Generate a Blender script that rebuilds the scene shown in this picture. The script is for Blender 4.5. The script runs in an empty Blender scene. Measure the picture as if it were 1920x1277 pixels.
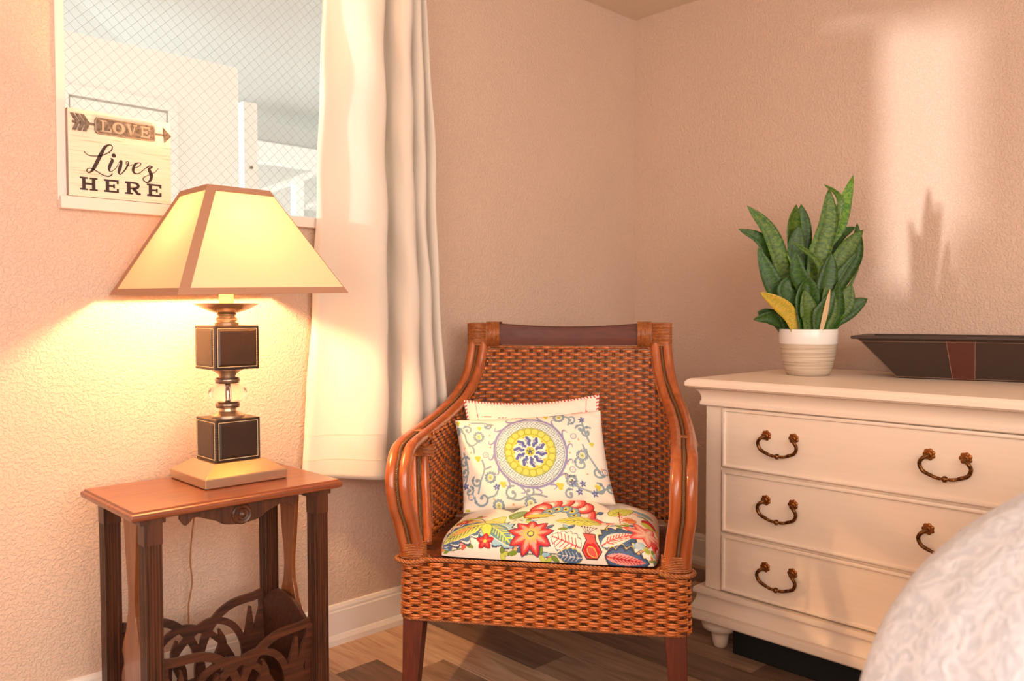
import bpy, bmesh, math, random
import numpy as np
from mathutils import Vector, Matrix
PI = math.pi
random.seed(7); rng = np.random.default_rng(7)
scn = bpy.context.scene
C = scn.collection

# ------------------------------------------------------------------ camera, world, lights, exposure
def srgb(r, g, b):
    f = lambda v: (v/255/12.92) if v/255 <= .04045 else ((v/255+.055)/1.055)**2.4
    return (f(r), f(g), f(b), 1.0)

CAM = Vector((-3.0472, -2.3389, 1.0966)); YAW, PIT, ROL, FPX = .80316, .033414, -.0019482, 1530.3
fw = Vector((math.cos(YAW)*math.cos(PIT), math.sin(YAW)*math.cos(PIT), -math.sin(PIT)))
rt = Vector((math.sin(YAW), -math.cos(YAW), 0)); up = rt.cross(fw)
rt2 = rt*math.cos(ROL)+up*math.sin(ROL); up2 = -rt*math.sin(ROL)+up*math.cos(ROL)
cd = bpy.data.cameras.new('camera'); cam = bpy.data.objects.new('camera', cd); C.objects.link(cam)
cam.matrix_world = Matrix(((rt2.x, up2.x, -fw.x, CAM.x), (rt2.y, up2.y, -fw.y, CAM.y), (rt2.z, up2.z, -fw.z, CAM.z), (0, 0, 0, 1)))
cd.sensor_width = 36; cd.lens = FPX/1920*36; cd.clip_start = .02
cd.dof.use_dof = True; cd.dof.focus_distance = 2.35; cd.dof.aperture_fstop = 3.2
scn.camera = cam

w = bpy.data.worlds.new('world'); scn.world = w; w.use_nodes = True
w.node_tree.nodes['Background'].inputs[0].default_value = (1, .99, .97, 1)
w.node_tree.nodes['Background'].inputs[1].default_value = 1.8

def lamp(kind, name, loc, energy, color, **kw):
    d = bpy.data.lights.new(name, kind); d.energy = energy; d.color = color
    o = bpy.data.objects.new(name, d); C.objects.link(o); o.location = loc
    aim = kw.pop('aim', None)
    if aim is not None:
        o.rotation_euler = Vector(aim).to_track_quat('-Z', 'Y').to_euler()
    for k, v in kw.items(): setattr(d, k, v)
    return o
lamp('SUN', 'low_sun', (-4, 2, 3), 1.5, (1, .97, .95), aim=(1, -.63, -.115), angle=math.radians(3.4))
lamp('AREA', 'rear_daylight', (-3.0, -4.0, 1.6), 44, (1, .90, .80), aim=(.1, 1, -.12), shape='RECTANGLE', size=2.6, size_y=1.5)
lamp('AREA', 'side_daylight', (-4.45, -2.4, 1.5), 15, (1, .90, .80), aim=(1, .15, -.1), shape='RECTANGLE', size=1.6, size_y=1.3)
BULB_STRENGTH = 450
vs = scn.view_settings
vs.view_transform = 'Standard'; vs.look = 'None'; vs.gamma = 1; vs.use_curve_mapping = False
vs.exposure = 1.07
scn.display_settings.display_device = 'sRGB'

# ------------------------------------------------------------------ materials
MATS = {}
def mat(name, col, rough=.6, metal=0, **k):
    m = bpy.data.materials.new(name); m.use_nodes = True
    b = m.node_tree.nodes['Principled BSDF']
    b.inputs['Base Color'].default_value = col
    b.inputs['Roughness'].default_value = rough; b.inputs['Metallic'].default_value = metal
    for kk, v in k.items():
        b.inputs[kk.replace('_', ' ')].default_value = v
    MATS[name] = m
    return m
def N(m, t, **k):
    n = m.node_tree.nodes.new(t)
    for kk, v in k.items():
        if hasattr(n, kk): setattr(n, kk, v)
        else: n.inputs[kk].default_value = v
    return n
def LK(m, a, b): m.node_tree.links.new(a, b)
def P(m): return m.node_tree.nodes['Principled BSDF']
def coords(m, kind='Object', scale=(1, 1, 1)):
    tc = N(m, 'ShaderNodeTexCoord'); mp = N(m, 'ShaderNodeMapping'); mp.inputs['Scale'].default_value = scale
    LK(m, tc.outputs[kind], mp.inputs['Vector']); return mp.outputs['Vector']
def ramp(m, fac, stops):
    r = N(m, 'ShaderNodeValToRGB'); e = r.color_ramp.elements
    while len(e) < len(stops): e.new(.5)
    for x, (p, c) in zip(e, stops): x.position = p; x.color = c
    LK(m, fac, r.inputs[0]); return r.outputs[0]
def bump(m, h, strength=.3, dist=.01):
    b = N(m, 'ShaderNodeBump'); b.inputs['Strength'].default_value = strength; b.inputs['Distance'].default_value = dist
    LK(m, h, b.inputs['Height']); LK(m, b.outputs[0], P(m).inputs['Normal']); return b

def stucco(name, col, sc=95, st=.5, dist=.0028):
    m = mat(name, col, .75)
    v = coords(m)
    n = N(m, 'ShaderNodeTexNoise'); n.inputs['Scale'].default_value = sc; n.inputs['Detail'].default_value = 2.5; n.inputs['Distortion'].default_value = .5
    LK(m, v, n.inputs['Vector'])
    r = ramp(m, n.outputs[0], [(.45, (0, 0, 0, 1)), (.56, (1, 1, 1, 1))])
    bump(m, r, st, dist)
    n2 = N(m, 'ShaderNodeTexNoise'); n2.inputs['Scale'].default_value = 2.5; LK(m, v, n2.inputs['Vector'])
    a = tuple(c*.96 for c in col[:3])+(1,)
    LK(m, ramp(m, n2.outputs[0], [(.3, a), (.7, col)]), P(m).inputs['Base Color'])
    return m
M_wall = stucco('wall_paint', srgb(219, 190, 171), 118, .55)
M_ceil = stucco('ceiling_paint', srgb(232, 212, 190), 120, .4)
M_white = mat('white_trim_paint', srgb(240, 232, 226), .35)
M_frame = mat('window_frame_paint', srgb(238, 222, 212), .5)
M_hallwhite = mat('hall_white_paint', srgb(240, 238, 232), .8)
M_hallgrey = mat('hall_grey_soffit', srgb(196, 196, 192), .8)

def wood(name, c1, c2, rough=.35, scale=(3, 3, 40), coat=0, bst=.05, wave=False):
    m = mat(name, c1, rough)
    v = coords(m, 'Object', scale)
    n = N(m, 'ShaderNodeTexNoise'); n.inputs['Scale'].default_value = 3; n.inputs['Detail'].default_value = 6; n.inputs['Distortion'].default_value = .6
    LK(m, v, n.inputs['Vector'])
    LK(m, ramp(m, n.outputs[0], [(.32, c1), (.68, c2)]), P(m).inputs['Base Color'])
    if bst: bump(m, n.outputs[0], bst, .002)
    P(m).inputs['Coat Weight'].default_value = coat
    return m
M_tabletop = wood('table_top_wood', srgb(150, 84, 52), srgb(118, 60, 36), .3, (2, 30, 30), .3)
M_table = wood('dark_table_wood', srgb(92, 50, 28), srgb(54, 29, 16), .4, (30, 30, 2), .1)
M_splat = wood('splat_wood', srgb(150, 88, 42), srgb(118, 64, 30), .35, (20, 20, 3), .2)
M_rack = wood('rack_wood', srgb(92, 50, 32), srgb(54, 29, 18), .4, (2, 30, 30), .1)
M_mahog = wood('mahogany', srgb(98, 38, 20), srgb(72, 26, 14), .55, (3, 20, 20), .05)
M_leg = wood('chair_leg_wood', srgb(108, 44, 22), srgb(80, 30, 15), .45, (30, 30, 3), .1)
M_rattan = wood('rattan_pole', srgb(180, 96, 46), srgb(146, 70, 30), .3, (12, 12, 2), .5, .03)
M_bind = wood('rattan_binding', srgb(176, 104, 52), srgb(136, 74, 34), .4, (30, 30, 30), .2)
def strandmat(name, cols, rough=.36):
    m = mat(name, cols[0], rough)
    v = coords(m, 'Object', (1, 1, 1))
    n = N(m, 'ShaderNodeTexNoise'); n.inputs['Scale'].default_value = 55; n.inputs['Detail'].default_value = 3
    LK(m, v, n.inputs['Vector'])
    LK(m, ramp(m, n.outputs[0], [(.3, cols[0]), (.5, cols[1]), (.72, cols[2])]), P(m).inputs['Base Color'])
    P(m).inputs['Coat Weight'].default_value = .25
    P(m).inputs['Coat Roughness'].default_value = .2
    return m
M_strand = strandmat('rattan_strand_front', (srgb(160, 78, 28), srgb(196, 106, 46), srgb(216, 134, 72)))
M_strandb = strandmat('rattan_strand_back', (srgb(140, 66, 22), srgb(184, 94, 34), srgb(206, 118, 50)), .3)
M_stake = strandmat('rattan_stake', (srgb(58, 24, 10), srgb(96, 46, 18), srgb(124, 64, 28)), .5)
M_cordb = mat('braided_cord', srgb(104, 70, 38), .6)

M_linen = mat('curtain_linen', srgb(238, 228, 216), .85)
def setup_linen():
    m = M_linen
    v = coords(m, 'Object', (1, 1, 1))
    n = N(m, 'ShaderNodeTexNoise'); n.inputs['Scale'].default_value = 260; n.inputs['Detail'].default_value = 2
    mp = N(m, 'ShaderNodeMapping'); mp.inputs['Scale'].default_value = (1, 1, .12); LK(m, v, mp.inputs[0]); LK(m, mp.outputs[0], n.inputs['Vector'])
    bump(m, n.outputs[0], .25, .002)
    tr = N(m, 'ShaderNodeBsdfTranslucent'); tr.inputs[0].default_value = srgb(236, 222, 204)
    mx = N(m, 'ShaderNodeMixShader'); mx.inputs[0].default_value = .22
    LK(m, P(m).outputs[0], mx.inputs[1]); LK(m, tr.outputs[0], mx.inputs[2])
    LK(m, mx.outputs[0], m.node_tree.nodes['Material Output'].inputs[0])
setup_linen()
def fabric_lamp(name, col, tcol, f):
    m = mat(name, col, .8)
    v = coords(m, 'Object', (1, 1, 9))
    n = N(m, 'ShaderNodeTexNoise'); n.inputs['Scale'].default_value = 26; n.inputs['Detail'].default_value = 5
    LK(m, v, n.inputs['Vector'])
    tr = N(m, 'ShaderNodeBsdfTranslucent')
    LK(m, ramp(m, n.outputs[0], [(.3, tuple(c*.86 for c in tcol[:3])+(1,)), (.65, tcol)]), tr.inputs[0])
    mx = N(m, 'ShaderNodeMixShader'); mx.inputs[0].default_value = f
    LK(m, P(m).outputs[0], mx.inputs[1]); LK(m, tr.outputs[0], mx.inputs[2])
    LK(m, mx.outputs[0], m.node_tree.nodes['Material Output'].inputs[0])
    return m
M_shade = fabric_lamp('lampshade_fabric', srgb(236, 206, 164), srgb(250, 204, 158), .036)
M_trim = fabric_lamp('lampshade_trim', srgb(178, 132, 104), srgb(200, 130, 80), .04)
M_bulb = mat('glowing_bulb', (1, .8, .5, 1), .5)
P(M_bulb).inputs['Emission Color'].default_value = (1, .60, .27, 1); P(M_bulb).inputs['Emission Strength'].default_value = BULB_STRENGTH
M_cream = mat('candle_sleeve', srgb(245, 225, 180), .5)
M_silver = mat('brushed_champagne_metal', srgb(200, 176, 150), .32, .85)
M_collar = mat('pewter_metal', srgb(150, 130, 115), .25, .9)
M_leather = mat('black_brown_leather', srgb(46, 30, 22), .33)
def leather_bump(m, sc=300):
    v = coords(m); n = N(m, 'ShaderNodeTexVoronoi'); n.inputs['Scale'].default_value = sc; LK(m, v, n.inputs['Vector']); bump(m, n.outputs[0], .25, .001)
leather_bump(M_leather)
M_stitch = mat('cream_stitching', srgb(235, 215, 170), .7)
M_crystal = mat('crystal', (1, 1, 1, 1), .02); P(M_crystal).inputs['Transmission Weight'].default_value = 1; P(M_crystal).inputs['IOR'].default_value = 1.4
M_cordp = mat('lamp_cord_plastic', srgb(168, 112, 72), .4)

M_dress = mat('antique_cream_paint', srgb(240, 222, 204), .42)
def setup_dress():
    m = M_dress; v = coords(m, 'Object', (3, 1.2, 14))
    n = N(m, 'ShaderNodeTexNoise'); n.inputs['Scale'].default_value = 6; n.inputs['Detail'].default_value = 8
    LK(m, v, n.inputs['Vector'])
    LK(m, ramp(m, n.outputs[0], [(.25, srgb(238, 219, 201)), (.7, srgb(242, 224, 206))]), P(m).inputs['Base Color'])
setup_dress()
M_brass = mat('aged_brass', srgb(112, 76, 40), .35, .85)
def setup_brass():
    v = coords(M_brass); n = N(M_brass, 'ShaderNodeTexNoise'); n.inputs['Scale'].default_value = 120; LK(M_brass, v, n.inputs['Vector'])
    LK(M_brass, ramp(M_brass, n.outputs[0], [(.35, srgb(84, 54, 28)), (.7, srgb(150, 98, 50))]), P(M_brass).inputs['Base Color'])
setup_brass()
M_rosette = mat('copper_rosette', srgb(150, 92, 44), .35, .8)
M_blackbox = mat('black_fabric_box', srgb(14, 13, 13), .8)
M_potw = mat('white_glaze', srgb(236, 232, 228), .25)
M_pots = mat('striped_stoneware', srgb(190, 172, 152), .5)
def setup_pot():
    m = M_pots; v = coords(m, 'Object', (1.5, 1.5, 90))
    n = N(m, 'ShaderNodeTexNoise'); n.inputs['Scale'].default_value = 3; n.inputs['Detail'].default_value = 3; LK(m, v, n.inputs['Vector'])
    LK(m, ramp(m, n.outputs[0], [(.3, srgb(158, 138, 118)), (.5, srgb(196, 178, 158)), (.7, srgb(214, 200, 182))]), P(m).inputs['Base Color'])
    bump(m, n.outputs[0], .2, .002)
setup_pot()
M_soil = mat('potting_soil', srgb(52, 36, 26), .9)
def leafmat(name, c1, c2):
    m = mat(name, c1, .48); v = coords(m, 'UV', (1.2, 16, 1))
    n = N(m, 'ShaderNodeTexNoise'); n.inputs['Scale'].default_value = 1.6; n.inputs['Detail'].default_value = 3; n.inputs['Distortion'].default_value = .8; LK(m, v, n.inputs['Vector'])
    LK(m, ramp(m, n.outputs[0], [(.38, c1), (.62, c2)]), P(m).inputs['Base Color'])
    return m
M_leaf1 = leafmat('snake_leaf_dark', srgb(20, 52, 4), srgb(52, 96, 8))
M_leaf2 = leafmat('snake_leaf_mid', srgb(32, 74, 6), srgb(88, 112, 18))
M_leaf3 = leafmat('snake_leaf_light', srgb(46, 98, 12), srgb(108, 136, 34))
M_leafy = leafmat('snake_leaf_yellow', srgb(206, 160, 44), srgb(150, 148, 44))
M_leafd = mat('dry_leaf', srgb(196, 168, 128), .7)
M_tray = mat('brown_leatherette', srgb(58, 42, 34), .45); leather_bump(M_tray, 400)
M_stripe = mat('maroon_leatherette', srgb(86, 42, 34), .45); leather_bump(M_stripe, 400)
M_bed = mat('white_coverlet', srgb(232, 234, 240), .9)
def setup_bed():
    m = M_bed; v = coords(m)
    n = N(m, 'ShaderNodeTexVoronoi'); n.inputs['Scale'].default_value = 22; LK(m, v, n.inputs['Vector'])
    n2 = N(m, 'ShaderNodeTexNoise'); n2.inputs['Scale'].default_value = 34; n2.inputs['Detail'].default_value = 4; n2.inputs['Distortion'].default_value = 2; LK(m, v, n2.inputs['Vector'])
    bump(m, n2.outputs[0], .6, .006)
    LK(m, ramp(m, n2.outputs[0], [(.4, srgb(212, 222, 238)), (.6, srgb(232, 240, 255))]), P(m).inputs['Base Color'])
setup_bed()
M_signface = mat('whitewashed_board', srgb(240, 222, 198), .7)
def setup_sign():
    m = M_signface; v = coords(m, 'Object', (2.5, 2.5, 60))
    n = N(m, 'ShaderNodeTexNoise'); n.inputs['Scale'].default_value = 4; n.inputs['Detail'].default_value = 5; n.inputs['Distortion'].default_value = .4; LK(m, v, n.inputs['Vector'])
    LK(m, ramp(m, n.outputs[0], [(.3, srgb(214, 190, 160)), (.42, srgb(240, 222, 198)), (.7, srgb(246, 230, 208))]), P(m).inputs['Base Color'])
setup_sign()
M_signedge = wood('grey_weathered_edge', srgb(178, 158, 146), srgb(140, 118, 108), .7, (30, 30, 3))
M_ink = mat('dark_ink', srgb(50, 30, 28), .6)
M_galv = mat('weathered_galvanised', srgb(150, 134, 118), .5, .5)
def setup_galv():
    v = coords(M_galv); n = N(M_galv, 'ShaderNodeTexNoise'); n.inputs['Scale'].default_value = 130; n.inputs['Detail'].default_value = 4; LK(M_galv, v, n.inputs['Vector'])
    LK(M_galv, ramp(M_galv, n.outputs[0], [(.35, srgb(92, 78, 68)), (.7, srgb(146, 128, 112))]), P(M_galv).inputs['Base Color'])
setup_galv()
M_galvl = mat('galvanised_light', srgb(176, 156, 136), .45, .4)
M_wire = mat('glass_wire', srgb(140, 138, 132), .5, .2)
M_glass = bpy.data.materials.new('window_glass'); M_glass.use_nodes = True
def setup_glass():
    m = M_glass; m.node_tree.nodes.clear()
    o = N(m, 'ShaderNodeOutputMaterial'); t = N(m, 'ShaderNodeBsdfTransparent'); g = N(m, 'ShaderNodeBsdfGlossy'); g.inputs['Roughness'].default_value = .02
    t.inputs[0].default_value = (.97, .985, .98, 1)
    mx = N(m, 'ShaderNodeMixShader'); mx.inputs[0].default_value = .05; LK(m, t.outputs[0], mx.inputs[1]); LK(m, g.outputs[0], mx.inputs[2]); LK(m, mx.outputs[0], o.inputs[0])
setup_glass()
def vcol(name, rough=.85):
    m = mat(name, (1, 1, 1, 1), rough)
    a = N(m, 'ShaderNodeAttribute'); a.attribute_name = 'print'; LK(m, a.outputs['Color'], P(m).inputs['Base Color'])
    v = coords(m); n = N(m, 'ShaderNodeTexNoise'); n.inputs['Scale'].default_value = 500; LK(m, v, n.inputs['Vector']); bump(m, n.outputs[0], .12, .001)
    return m
M_print = vcol('printed_cotton')

# floor plank material: colour by object random
def plankmat(name, c1, c2, c3):
    m = mat(name, c1, .42)
    oi = N(m, 'ShaderNodeObjectInfo')
    v = coords(m, 'Object', (1, 1, 1))
    ad = N(m, 'ShaderNodeVectorMath'); ad.operation = 'ADD'
    sc = N(m, 'ShaderNodeVectorMath'); sc.operation = 'SCALE'; sc.inputs['Scale'].default_value = 1
    cx = N(m, 'ShaderNodeCombineXYZ'); mu = N(m, 'ShaderNodeMath'); mu.operation = 'MULTIPLY'; mu.inputs[1].default_value = 37
    LK(m, oi.outputs['Random'], mu.inputs[0]); LK(m, mu.outputs[0], cx.inputs[0]); LK(m, mu.outputs[0], cx.inputs[1])
    LK(m, v, ad.inputs[0]); LK(m, cx.outputs[0], ad.inputs[1])
    mp = N(m, 'ShaderNodeMapping'); mp.inputs['Scale'].default_value = (14, 1.6, 1); LK(m, ad.outputs[0], mp.inputs[0])
    n = N(m, 'ShaderNodeTexNoise'); n.inputs['Scale'].default_value = 2.2; n.inputs['Detail'].default_value = 9; n.inputs['Distortion'].default_value = 1.2
    LK(m, mp.outputs[0], n.inputs['Vector'])
    LK(m, ramp(m, n.outputs[0], [(.3, c1), (.5, c2), (.72, c3)]), P(m).inputs['Base Color'])
    bump(m, n.outputs[0], .08, .001)
    return m
M_plank_t = plankmat('plank_tan', srgb(168, 132, 104), srgb(196, 162, 132), srgb(212, 182, 154))
M_plank_b = plankmat('plank_brown', srgb(132, 104, 84), srgb(158, 128, 106), srgb(176, 148, 124))
M_plank_d = plankmat('plank_dark', srgb(92, 72, 58), srgb(118, 94, 78), srgb(140, 114, 96))

# ------------------------------------------------------------------ mesh helpers
class MB:
    def __init__(s): s.v = []; s.f = []; s.uv = None
    def add(s, vs, fs):
        o = len(s.v); s.v += [tuple(map(float, v)) for v in vs]; s.f += [tuple(i+o for i in f) for f in fs]; return s
    def box(s, x0, x1, y0, y1, z0, z1):
        return s.add([(x0, y0, z0), (x1, y0, z0), (x1, y1, z0), (x0, y1, z0), (x0, y0, z1), (x1, y0, z1), (x1, y1, z1), (x0, y1, z1)],
                     [(0, 3, 2, 1), (4, 5, 6, 7), (0, 1, 5, 4), (1, 2, 6, 5), (2, 3, 7, 6), (3, 0, 4, 7)])
    def loft(s, rings, closed=True, caps=True):
        n = len(rings[0]); vs = [p for r in rings for p in r]; fs = []
        for i in range(len(rings)-1):
            for j in range(n if closed else n-1):
                a = i*n+j; b = i*n+(j+1) % n; fs.append((a, b, b+n, a+n))
        if caps and closed:
            fs.append(tuple(range(n-1, -1, -1))); fs.append(tuple((len(rings)-1)*n+j for j in range(n)))
        return s.add(vs, fs)
    def lathe(s, prof, c=(0, 0, 0), n=32, caps=True):
        rings = [[(c[0]+r*math.cos(2*PI*k/n), c[1]+r*math.sin(2*PI*k/n), c[2]+z) for k in range(n)] for r, z in prof]
        return s.loft(rings, True, caps)
    def tube(s, pts, r, n=8, closed=False, twist=None, flat=1.0):
        pts = [Vector(p) for p in pts]; m = len(pts)
        rad = r if hasattr(r, '__len__') else [r]*m
        T = []
        for i in range(m):
            a = pts[i-1] if (i > 0 or closed) else pts[i]; b = pts[(i+1) % m] if (i < m-1 or closed) else pts[i]
            t = (b-a); T.append(t.normalized() if t.length > 1e-9 else Vector((0, 0, 1)))
        ref = Vector((0, 0, 1)) if abs(T[0].z) < .9 else Vector((1, 0, 0))
        u = (ref-T[0]*ref.dot(T[0])).normalized(); rings = []
        for i in range(m):
            u = (u-T[i]*u.dot(T[i])); u = u.normalized() if u.length > 1e-6 else ref
            vv = T[i].cross(u)
            rings.append([pts[i]+(u*math.cos(2*PI*k/n)+vv*math.sin(2*PI*k/n)*flat)*rad[i] for k in range(n)])
        if closed: rings.append(rings[0]); return s.loft(rings, True, False)
        return s.loft(rings, True, True)
    def prism(s, poly, fn, d0, d1):
        """poly 2D list, fn(u,v,d)->xyz; extruded between d0,d1"""
        n = len(poly)
        vs = [fn(u, v, d0) for u, v in poly]+[fn(u, v, d1) for u, v in poly]
        fs = [tuple(range(n-1, -1, -1)), tuple(range(n, 2*n))]+[(i, (i+1) % n, (i+1) % n+n, i+n) for i in range(n)]
        return s.add(vs, fs)
    def build(s, name, m, parent=None, smooth=False, bevel=0, seg=2, solid=0, colors=None, angle=40):
        me = bpy.data.meshes.new(name); me.from_pydata(s.v, [], s.f)
        bm = bmesh.new(); bm.from_mesh(me)
        if colors is None: bmesh.ops.remove_doubles(bm, verts=bm.verts, dist=1e-6)
        bmesh.ops.recalc_face_normals(bm, faces=bm.faces); bm.to_mesh(me); bm.free()
        me.materials.append(m)
        if colors is not None:
            ca = me.color_attributes.new('print', 'FLOAT_COLOR', 'POINT')
            c4 = np.ones((len(s.v), 4), np.float32); c4[:, :3] = colors; ca.data.foreach_set('color', c4.ravel())
        o = bpy.data.objects.new(name, me); C.objects.link(o)
        if parent: o.parent = parent
        if smooth:
            for p in me.polygons: p.use_smooth = True
            if angle < 180:
                me.set_sharp_from_angle(angle=math.radians(angle))
        if solid:
            md = o.modifiers.new('solid', 'SOLIDIFY'); md.thickness = solid; md.offset = 0
        if bevel:
            md = o.modifiers.new('bevel', 'BEVEL'); md.width = bevel; md.segments = seg; md.limit_method = 'ANGLE'; md.angle_limit = math.radians(35)
        return o
def thing(name, label, cat, loc=(0, 0, 0), rz=0, group=None):
    o = bpy.data.objects.new(name, None); C.objects.link(o); o.empty_display_size = .05
    o.location = loc; o.rotation_euler = (0, 0, rz); o['label'] = label; o['category'] = cat
    if group: o['group'] = group
    return o
def struct(o, label, cat):
    o['kind'] = 'structure'; o['label'] = label; o['category'] = cat; return o
def dup(o, parent, M=None):
    c = o.copy(); C.objects.link(c); c.parent = parent
    if M is not None: c.matrix_local = M
    return c
def spline(pts, n):
    """Catmull-Rom through pts (any dim), n samples"""
    p = np.array(pts, float); p = np.vstack([2*p[0]-p[1], p, 2*p[-1]-p[-2]])
    out = []; k = len(p)-3
    for t in np.linspace(0, k-1e-9, n):
        i = int(t); u = t-i; a, b, c, d = p[i:i+4]
        out.append(.5*((2*b)+(-a+c)*u+(2*a-5*b+4*c-d)*u*u+(-a+3*b-3*c+d)*u**3))
    return np.array(out)
def ribbon2d(pts, n=None):
    """pts (u,v,w): variable width stroke -> closed polygon strip as quads; returns left,right arrays"""
    q = spline(pts, n or len(pts)*6)
    d = np.gradient(q[:, :2], axis=0); d /= np.linalg.norm(d, axis=1)[:, None]+1e-9
    nrm = np.stack([-d[:, 1], d[:, 0]], 1)*np.maximum(q[:, 2:3], .0004)/2
    return q[:, :2]+nrm, q[:, :2]-nrm
def stroke(mb, pts, fn, d0, d1, n=None):
    a, b = ribbon2d(pts, n)
    rings = [[fn(*a[i], d0), fn(*b[i], d0), fn(*b[i], d1), fn(*a[i], d1)] for i in range(len(a))]
    return mb.loft(rings)
def stitches(mb, pts, fn_n, pitch=.005, ln=.0035, r=.0006):
    """dashes along a 3D polyline, standing a hair proud of the surface along normal fn_n"""
    for a, b in zip(pts[:-1], pts[1:]):
        a = Vector(a); b = Vector(b); L = (b-a).length; d = (b-a)/L; k = max(1, int(L/pitch))
        side = d.cross(fn_n).normalized()
        for i in range(k):
            c = a+d*(L*(i+.5)/k)+fn_n*(r*.6)
            q = [c+d*(s1*ln/2)+side*(s2*r)+fn_n*(s3*r) for s1 in (-1, 1) for s2 in (-1, 1) for s3 in (-1, 1)]
            mb.add(q, [(0, 1, 3, 2), (4, 6, 7, 5), (0, 4, 5, 1), (2, 3, 7, 6), (0, 2, 6, 4), (1, 5, 7, 3)])

# ------------------------------------------------------------------ the room
H = 2.44; X0, Y0 = -4.7, -4.3
WX0, WX1, WZ0, WZ1 = -2.405, -1.42, 1.39, 2.36
T = .10
wl = MB()
wl.box(X0-T, WX0, 0, T, -.02, H); wl.box(WX1, T, 0, T, -.02, H)
wl.box(WX0, WX1, 0, T, -.02, WZ0); wl.box(WX0, WX1, 0, T, WZ1, H)
struct(wl.build('wall_left', M_wall), 'textured blush-beige wall with the wired glass window', 'wall')
struct(MB().box(0, T, Y0, 0, -.02, H).build('wall_right', M_wall), 'smooth-lit blush wall behind the cream dresser', 'wall')
struct(MB().box(X0-T, T, Y0-T, Y0, -.02, H).build('wall_back', M_wall), 'plain wall behind the camera', 'wall')
struct(MB().box(X0-T, X0, Y0, 0, -.02, H).build('wall_side', M_wall), 'plain wall left of the camera', 'wall')
struct(MB().box(X0-T, T, Y0-T, T, H, H+.08).build('ceiling', M_ceil), 'cream textured ceiling above the room corner', 'ceiling')
flo = struct(MB().box(X0-T, T, Y0-T, T, -.05, -.004).build('floor', M_plank_d), 'wood plank floor in mixed tan and brown boards', 'floor')
# planks along y, each an object
PW, PL = .152, 1.22
plank = MB().box(-PW/2+.0006, PW/2-.0006, -PL/2+.0006, PL/2-.0006, -.004, 0).build('plank', M_plank_t, flo, bevel=.0008, seg=1)
pm = {k: None for k in 'tbd'}
pm['t'] = plank.data
for k, mm in (('b', M_plank_b), ('d', M_plank_d)):
    me = plank.data.copy(); me.materials[0] = mm; pm[k] = me
xj = -1.278; first = True
i0 = int(math.floor((X0-xj)/PW))
ends = {0: -.60, -1: -.95, -2: -.35, 1: -1.02, 2: -.30, 3: -1.08}
kinds = {(0, 0): 'd', (0, 1): 'b', (-1, 0): 't', (-1, 1): 't', (1, 0): 'b', (1, 1): 't', (2, 0): 't', (2, 1): 'd', (3, 0): 'b', (3, 1): 'd', (-2, 0): 't', (-2, 1): 'b', (-3, 0): 't', (4, 1): 'd'}
for i in range(i0, 9):
    xc = xj+PW*(i+.5)
    if xc-PW/2 < X0: continue
    e = ends.get(i, -random.random()*1.2)
    for j in range(-1, 5):
        yc = e+PL/2-PL*j
        if yc-PL/2 > 0 or yc+PL/2 < Y0: continue
        k = kinds.get((i, j), random.choice('tbbdt'))
        if first: o = plank; first = False
        else: o = plank.copy(); C.objects.link(o)
        o.data = pm[k]; o.location = (xc, yc, 0)

# skirting with stepped profile
def baseboard(name, a, b, nrm, label):
    prof = [(0, 0), (.022, 0), (.022, .018), (.016, .030), (.013, .034), (.013, .108), (.010, .112), (.010, .120), (.006, .130), (0, .132)]
    mb = MB(); a = Vector(a); b = Vector(b); n = Vector(nrm)
    rings = [[p+n*o+Vector((0, 0, z)) for o, z in prof] for p in (a, b)]
    mb.loft(rings)
    return struct(mb.build(name, M_white), label, 'baseboard')
baseboard('baseboard_left', (X0, 0, 0), (-.001, 0, 0), (0, -1, 0), 'white moulded baseboard under the window wall')
baseboard('baseboard_right', (0, -.023, 0), (0, Y0, 0), (-1, 0, 0), 'white moulded baseboard behind the dresser')

# window: frame strips, sill board, glass with wires
win = thing('window_1', 'interior window of wire-meshed glass beside the curtain', 'window', (WX0, 0, WZ0)); win['kind'] = 'structure'
def wb(name, m, x0, x1, y0, y1, z0, z1, bev=.002):
    return MB().box(x0-WX0, x1-WX0, y0, y1, z0-WZ0, z1-WZ0).build(name, m, win, bevel=bev)
wb('frame', M_frame, WX0-.016, WX0+.006, -.008, .06, WZ0, WZ1)
wb('frame', M_frame, WX1-.006, WX1+.016, -.008, .06, WZ0, WZ1)
wb('frame', M_frame, WX0-.016, WX1+.016, -.008, .06, WZ1-.006, WZ1+.02)
wb('sill', M_frame, WX0-.014, WX1+.02, -.028, .06, 1.369, 1.402, .003)
gl = wb('pane', M_glass, WX0, WX1, .034, .040, WZ0, WZ1, 0)
wm = MB(); g = .0315; sl = .62
xx0, xx1, zz0, zz1 = 0, WX1-WX0, .012, WZ1-WZ0
def clipline(c, s):
    pts = []
    for x in (xx0, xx1):
        z = c+s*x
        if zz0 <= z <= zz1: pts.append((x, z))
    for z in (zz0, zz1):
        x = (z-c)/s
        if xx0 < x < xx1: pts.append((x, z))
    return pts if len(pts) == 2 else None
for s in (1.0, -1.0):
    k = -60
    while k < 90:
        p = clipline(k*g, s); k += 1
        if p:
            wm.tube([(p[0][0], .037, p[0][1]), (p[1][0], .037, p[1][1])], .00036, 3)
wo = wm.build('wire_mesh', M_wire, win); wo['kind'] = 'stuff'

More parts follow.
